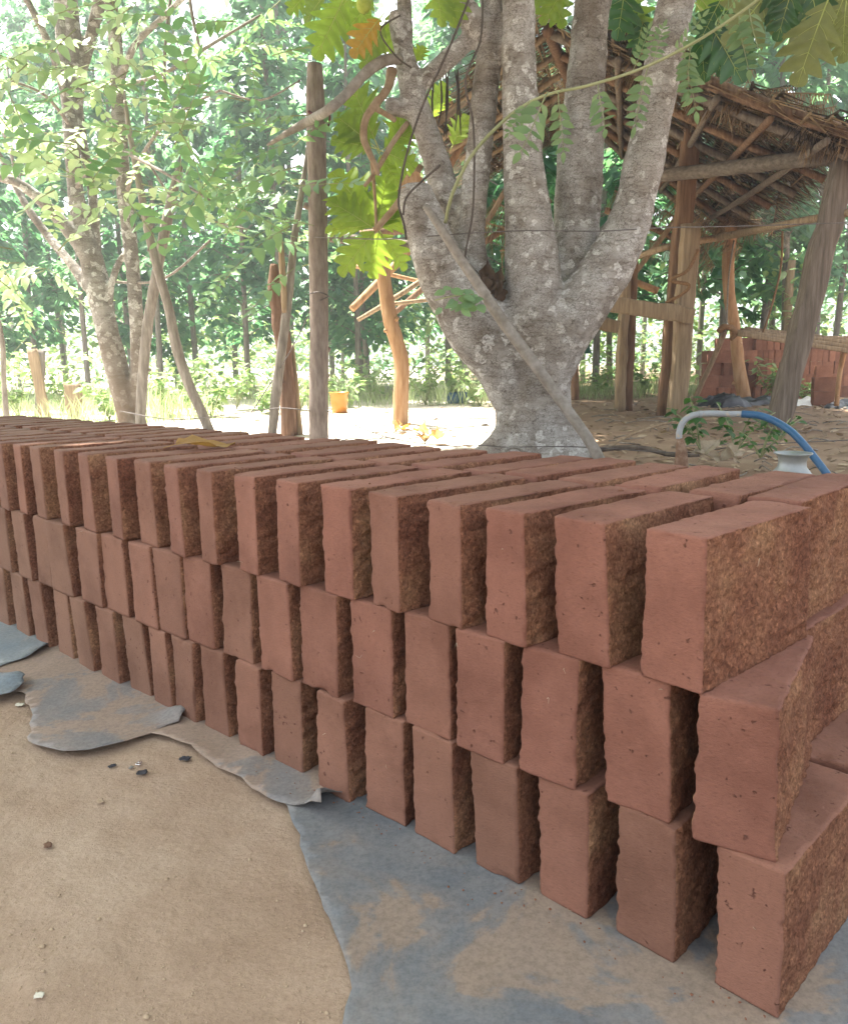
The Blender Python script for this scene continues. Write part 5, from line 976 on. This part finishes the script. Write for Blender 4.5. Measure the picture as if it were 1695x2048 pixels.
def scrap(px, py, size, mat, label, cat, seed):
    size *= .68
    p = GP(px, py, 0); n = 6; V = []; r_ = random.Random(seed)
    for i in range(n):
        for j in range(n): u, v = i/(n-1)-.5, j/(n-1)-.5; V.append((u*size*(1-.4*abs(v)+r_.uniform(-.1, .1)), v*size*.7*(1+r_.uniform(-.2, .2)), .004+size*.12*(r_.random()+.8*u*u)))
    mb = MB().add(V, [(i*n+j, (i+1)*n+j, (i+1)*n+j+1, i*n+j+1) for i in range(n-1) for j in range(n-1)])
    o = bpy.data.objects.new('scrap', mb.mesh('scrap', mat)); COL.objects.link(o); o.location = (p.x, p.y, gz(p.x, p.y)); o.rotation_euler = (0, 0, r_.uniform(0, 6)); md = o.modifiers.new('t', 'SOLIDIFY'); md.thickness = .001; return tag(o, label, cat)
scrap(40, 1411, .03, M_PAPER, 'white scrap lying beside the small folded plastic', 'scrap', 1); scrap(80, 2003, .018, M_PAPER, 'pale yellowish scrap lying alone on the sandy ground', 'scrap', 2)
scrap(278, 1529, .02, M_FOIL, 'shiny foil scrap near the rounded plastic sheet', 'scrap', 3); scrap(224, 1531, .024, M_CHAR, 'dark scrap just off the edge of the rounded plastic sheet', 'scrap', 4)
scrap(284, 1547, .032, M_CHAR, 'blackish scrap beside the shiny foil', 'scrap', 5); scrap(370, 1519, .035, M_CHAR, 'dark crumpled scrap at the edge of the long plastic strip', 'scrap', 6); scrap(200, 1602, .024, M_CLOD, 'flat soil lump alone on the sandy ground', 'soil lump', 7); scrap(95, 1690, .026, M_RUST, 'reddish clay crumb alone on the sandy ground', 'crumb', 8); scrap(262, 1536, .016, M_STONE, 'small grey pebble beside the shiny foil', 'pebble', 9)

# ================================================================== weeds by the pipe
def bush(name, loc, h, w_, n, tmpl, mat, size, seed, label, cat, group=None, stems=5):
    r_ = np.random.RandomState(seed); t = thing(name, loc, label, cat, group); L = np.array(loc); st = MB(); mb = MB(); P = []; D = []; U = []; Sz = []
    for s in range(stems):
        a = r_.uniform(0, math.tau); e = L+np.array([math.cos(a)*w_*r_.uniform(.3, 1), math.sin(a)*w_*r_.uniform(.3, .9), h*r_.uniform(.6, 1)]); mdp = (L+e)/2+[0, 0, h*.15]
        tube([L, mdp, e], [.006, .005, .003], 5, 3, 0, mb=st)
        for _ in range(n//stems):
            u = r_.uniform(.25, 1.05); p = (1-u)**2*L+2*u*(1-u)*mdp+u*u*e+r_.normal(0, .05, 3)*w_; b = r_.uniform(0, math.tau)
            P.append(p); D.append((math.cos(b), math.sin(b), r_.uniform(-.8, .35))); U.append((r_.uniform(-.4, .4), r_.uniform(-.6, .2), 1)); Sz.append(size*r_.uniform(.7, 1.25))
    scatter(mb, tmpl, P, D, U, Sz); mb.build('foliage', mat, t); st.build('stem', M_STEM, t); return t
bush('weed', AT(1400, 900, 5.0), .34, .26, 60, T_OV, M_WEEDD, .075, 1, 'dark green leafy weed growing round the grey pipe', 'weed')
bush('weed', AT(1470, 905, 5.15), .33, .30, 50, T_OV, M_WEEDD, .075, 2, 'dark green weed behind the bleached leaves by the pipe', 'weed')
bush('weed', AT(1520, 915, 4.6), .20, .2, 36, T_OV, M_WEEDD, .055, 3, 'low green weed between the bleached leaves and the pot', 'weed')
bush('weed', AT(1560, 880, 5.6), .18, .2, 26, T_OV, M_WEEDD, .06, 4, 'small green weed at the foot of the slanting shed post', 'weed')
bush('sapling', GG(1540, 800), .62, .32, 150, ovate(1, .4, .1, .1, 3), M_WEED, .14, 5, 'bright feathery sapling growing before the far brick stack', 'sapling', stems=9)
bush('weed', GG(1605, 802), .35, .26, 70, T_OV, M_WEED, .1, 6, 'pale sunlit weed between the slanting post and the small brick pile', 'weed')
yt = thing('young_tree', GG(1575, 790), 'slim pale-stemmed young tree with bright leaves behind the slatted rack', 'tree'); yY = GG(1575, 790).y+.6
pole('trunk', [(1565, 795, yY, 6), (1570, 700, yY, 7), (1576, 600, yY, 8), (1583, 520, yY, 7)], None, None, M_TANW, 2, 9, .06, 5, parent=yt)
mb = MB(); P = [tuple(AT(rnd.gauss(1585, 36), rnd.uniform(490, 660), yY+rnd.uniform(-.3, .3))) for _ in range(120)]
scatter(mb, T_OV, P, [(rnd.uniform(-1, 1), rnd.uniform(-1, 1), rnd.uniform(-.7, .3)) for _ in P], [(0, -.3, 1)]*120, [rnd.uniform(.12, .22) for _ in P]); mb.build('crown', M_WEED, yt)

# ================================================================== plantation behind
def teak(seed, H, c0, rad, nb_, mat, lsize=.27):
    r_ = np.random.RandomState(seed); mb = MB(); tk = MB(); br = MB()
    bend = r_.uniform(-.2, .2, 2); r0 = .095
    def c(z): t = z/H; return np.array([bend[0]*t+.06*math.sin(t*7+seed), bend[1]*t, z])
    tube([c(z) for z in np.linspace(-.15, H*.95, 10)], list(np.linspace(r0*.85, .03, 10)), 9, 2, .05, seed, mb=tk)
    P = []; D = []; U = []; Sz = []
    for b in range(nb_):
        z = c0+(H-c0)*(b+r_.uniform(0, 1))/nb_; a = r_.uniform(0, math.tau); t = (z-c0)/(H-c0); L = rad*(1-.55*t)*r_.uniform(.55, 1.1); s = c(z)
        e = s+np.array([math.cos(a)*L, math.sin(a)*L, r_.uniform(-.1, .55)]); m_ = (s+e)/2+[0, 0, .18]
        tube([s, m_, e], [.018, .013, .006], 4, 2, 0, mb=tk)
        n = int(20+18*L)
        for _ in range(n):
            u = r_.uniform(.15, 1.08); p = (1-u)**2*s+2*u*(1-u)*m_+u*u*e+r_.normal(0, .11, 3); q = a+r_.uniform(-1.5, 1.5)
            P.append(p); D.append((math.cos(q), math.sin(q), r_.uniform(-1.1, .15))); U.append((r_.uniform(-.4, .4), r_.uniform(-.4, .4), 1)); Sz.append(lsize*r_.uniform(.6, 1.25))
    scatter(mb, T_OVS if False else ovate(1, .62, .12, .2, 3), P, D, U, Sz)
    return tk.mesh('trunk', M_GREYW), mb.mesh('crown', mat)
TK = [teak(1, 9.5, 1.7, 1.5, 52, M_TEAK), teak(2, 10.5, 2.1, 1.4, 52, M_TEAKP), teak(3, 8.5, 1.3, 1.6, 50, M_TEAK), teak(4, 11, 2.6, 1.4, 48, M_TEAKP), teak(5, 7.5, .9, 1.4, 44, M_TEAK)]
TL = ['slim straight tree in the front rows of the plantation', 'slim straight tree in the middle of the plantation', 'slim straight tree far back in the plantation']
spots = []
for row, (yy, stp) in enumerate(((14.2, 1.35), (16.4, 1.5), (19, 1.9), (22.5, 2.4), (27, 3.2))):
    x = -.66*yy
    while x < .68*yy:
        spots.append((x+rnd.uniform(-.45, .45), yy+rnd.uniform(-.7, .7), row)); x += stp*rnd.uniform(.8, 1.25)
for x, y, row in spots:
    if x/y < -.28 and row >= 2 and rnd.random() < .3: continue
    v = rnd.choice([0, 1, 2, 3, 4] if x < 0 else [1, 3, 3, 0, 1]); g_ = min(2, (row+1)//2)
    t = thing('plantation_tree', (x, y, gz0(x, y)-.05), TL[g_], 'tree', TL[g_].replace('slim straight tree', 'trees'))
    t.rotation_euler = (0, 0, rnd.uniform(0, 6.28)); s = rnd.uniform(.85, 1.12)*(.78, .88, .98, 1.05, 1.1)[row]*(.9 if x < -2.5 else 1); t.scale = (s, s, s*rnd.uniform(.95, 1.08))
    a = bpy.data.objects.new('trunk', TK[v][0]); b = bpy.data.objects.new('crown', TK[v][1])
    for o in (a, b): COL.objects.link(o); o.parent = t
# undergrowth
mb = MB(); r_ = np.random.RandomState(9); N_ = 26000
y = r_.uniform(9.2, 17, N_)**1.0; x = r_.uniform(-.62, .62, N_)*y
keep = (y > np.where(x/y < -.25, 9.3, np.where(x < 1.2, 11.4, 12.6))+.6*vn(np.stack([x, y, y*0], 1), .9, 3)) & (vn(np.stack([x, y, y*0], 1), 1.3, 5) > -.45)
x, y = x[keep], y[keep]; n = len(x); a = r_.uniform(0, math.tau, n)
P = np.stack([x, y, relief(x.copy(), y.copy())-.01], 1)
blade = (np.array([(-.012, 0, 0), (.012, 0, 0), (.01, .55, .0), (-.008, .55, .0), (0, 1, -.16)]), [(0, 1, 2, 3), (3, 2, 4)])
D = np.stack([np.cos(a)*.45, np.sin(a)*.45, np.ones(n)], 1); U = np.stack([np.cos(a), np.sin(a), np.zeros(n)], 1)*-1
scatter(mb, blade, P, D, U, r_.uniform(.12, .42, n)*(.6+.8*(vn(P, 1.1, 8)+.5)))
tag(mb.build('grass', M_GRASS, origin=(0, 0, 0)), 'sunlit grass and weeds along the plantation edge', 'grass', kind='stuff')
def thicket(name, label, n, y0, y1, h0, h1, mat, size, seed, xm=.7):
    r_ = np.random.RandomState(seed); mb = MB(); y = r_.uniform(y0, y1, n); x = r_.uniform(-xm, xm, n)*y; Q = np.stack([x, y, y*0], 1)
    top = h0+(h1-h0)*np.clip(.5+.75*vn(Q, .55, seed)+.3*vn(Q, 1.7, seed+1), 0.05, 1.2); z = top*r_.uniform(0, 1, n)**.75; a = r_.uniform(0, math.tau, n)
    P = np.stack([x, y, np.array([gz0(0, q) for q in y])+z], 1); D = np.stack([np.cos(a), np.sin(a), r_.uniform(-.9, .5, n)], 1); U = np.stack([r_.uniform(-.5, .5, n), r_.uniform(-.5, .5, n), np.ones(n)], 1)
    scatter(mb, ovate(1, .5, .12, .15, 3), P, D, U, size*r_.uniform(.6, 1.4, n)); return tag(mb.build(name, mat, origin=(0, 0, 0)), label, 'undergrowth', kind='stuff')
thicket('undergrowth', 'bright leafy undergrowth between the plantation trunks', 15000, 16.5, 30, .6, 3.4, M_WEED, .19, 3)
thicket('far_thicket', 'dense green thicket far behind the plantation trunks', 12000, 29, 36, 2.5, 7, M_TEAKP, .34, 5, .75)
bi = 0
for (px, py, Y, h, w_, n) in ((30, 760, 10.5, .8, .55, 130), (120, 760, 11.2, .9, .6, 130), (215, 790, 10, .5, .4, 90), (330, 780, 10.6, .7, .5, 120), (420, 790, 10.2, .55, .5, 120), (470, 760, 11.5, .7, .5, 110), (520, 790, 10.8, .4, .4, 80), (600, 780, 11.4, .6, .5, 110), (690, 770, 11.6, .6, .5, 110), (745, 760, 12.4, .8, .5, 110), (850, 760, 11.8, .8, .55, 130), (905, 750, 12.2, .9, .5, 110), (960, 770, 11.4, .5, .4, 80), (1190, 760, 13, .6, .5, 70), (1290, 760, 13.4, .6, .5, 70), (370, 760, 12, .9, .6, 120), (-40, 740, 11, 1.1, .7, 130)):
    p = AT(px, py, Y); bush('weed_bush', (p.x, Y, gz0(p.x, Y)), h, w_, n, T_OV, M_WEED, .13, 100+bi, 'sunlit leafy weed bush along the plantation edge', 'bush', 'weed bushes along the plantation edge', 7); bi += 1
mb = MB()
for i in range(14):          # root fibres poking out of the clay
    k = rnd.randrange(3); u = -.25-abs(rnd.gauss(0, 1))*.7; z = (k+rnd.random())*BH; P0 = TV*u + NV*(DIST-.001); d = Vector((rnd.uniform(-.6, 1), rnd.uniform(-1, -.2), rnd.uniform(-.6, .6)))*rnd.uniform(.004, .012)
    p0 = Vector((P0.x, P0.y, z)); tube([p0-d*.4, p0+d*.5+Vector((0, 0, rnd.uniform(-.005, .005))), p0+d+Vector((rnd.uniform(-.006, .006), 0, rnd.uniform(-.01, .006)))], [.0004, .0004, .0002], 4, 3, 0, mb=mb)
tag(mb.build('root_fibres', M_DRYG, origin=(0, 0, 0)), 'fine pale root fibres poking out of the mud bricks', 'fibres', kind='stuff')
for o in bpy.data.objects:
    if '_o' in o.keys(): del o['_o']

HZ = 0.006  # haze volume added to lay a bright lens veil over the background
if HZ:
    m, t, N, L = nodes('air'); v = N('ShaderNodeVolumePrincipled', i_Density=HZ); v.inputs['Color'].default_value = (.93, .97, 1, 1); v.inputs['Anisotropy'].default_value = .3
    o = N('ShaderNodeOutputMaterial'); L(v.outputs[0], o.inputs['Volume'])
    x0, x1, y0, y1, z0, z1 = -95, 95, -18, 145, -2, 13.5
    hz = MB().add([(x, y, z) for x in (x0, x1) for y in (y0, y1) for z in (z0, z1)], [(0, 1, 3, 2), (4, 6, 7, 5), (0, 4, 5, 1), (2, 3, 7, 6), (1, 5, 7, 3), (0, 2, 6, 4)]).build('haze', m, smooth=False, origin=(0, 0, 0)); tag(hz, 'added haze over the yard, standing in for a lens veil', 'haze', kind='stuff')
    S.cycles.volume_bounces = 0
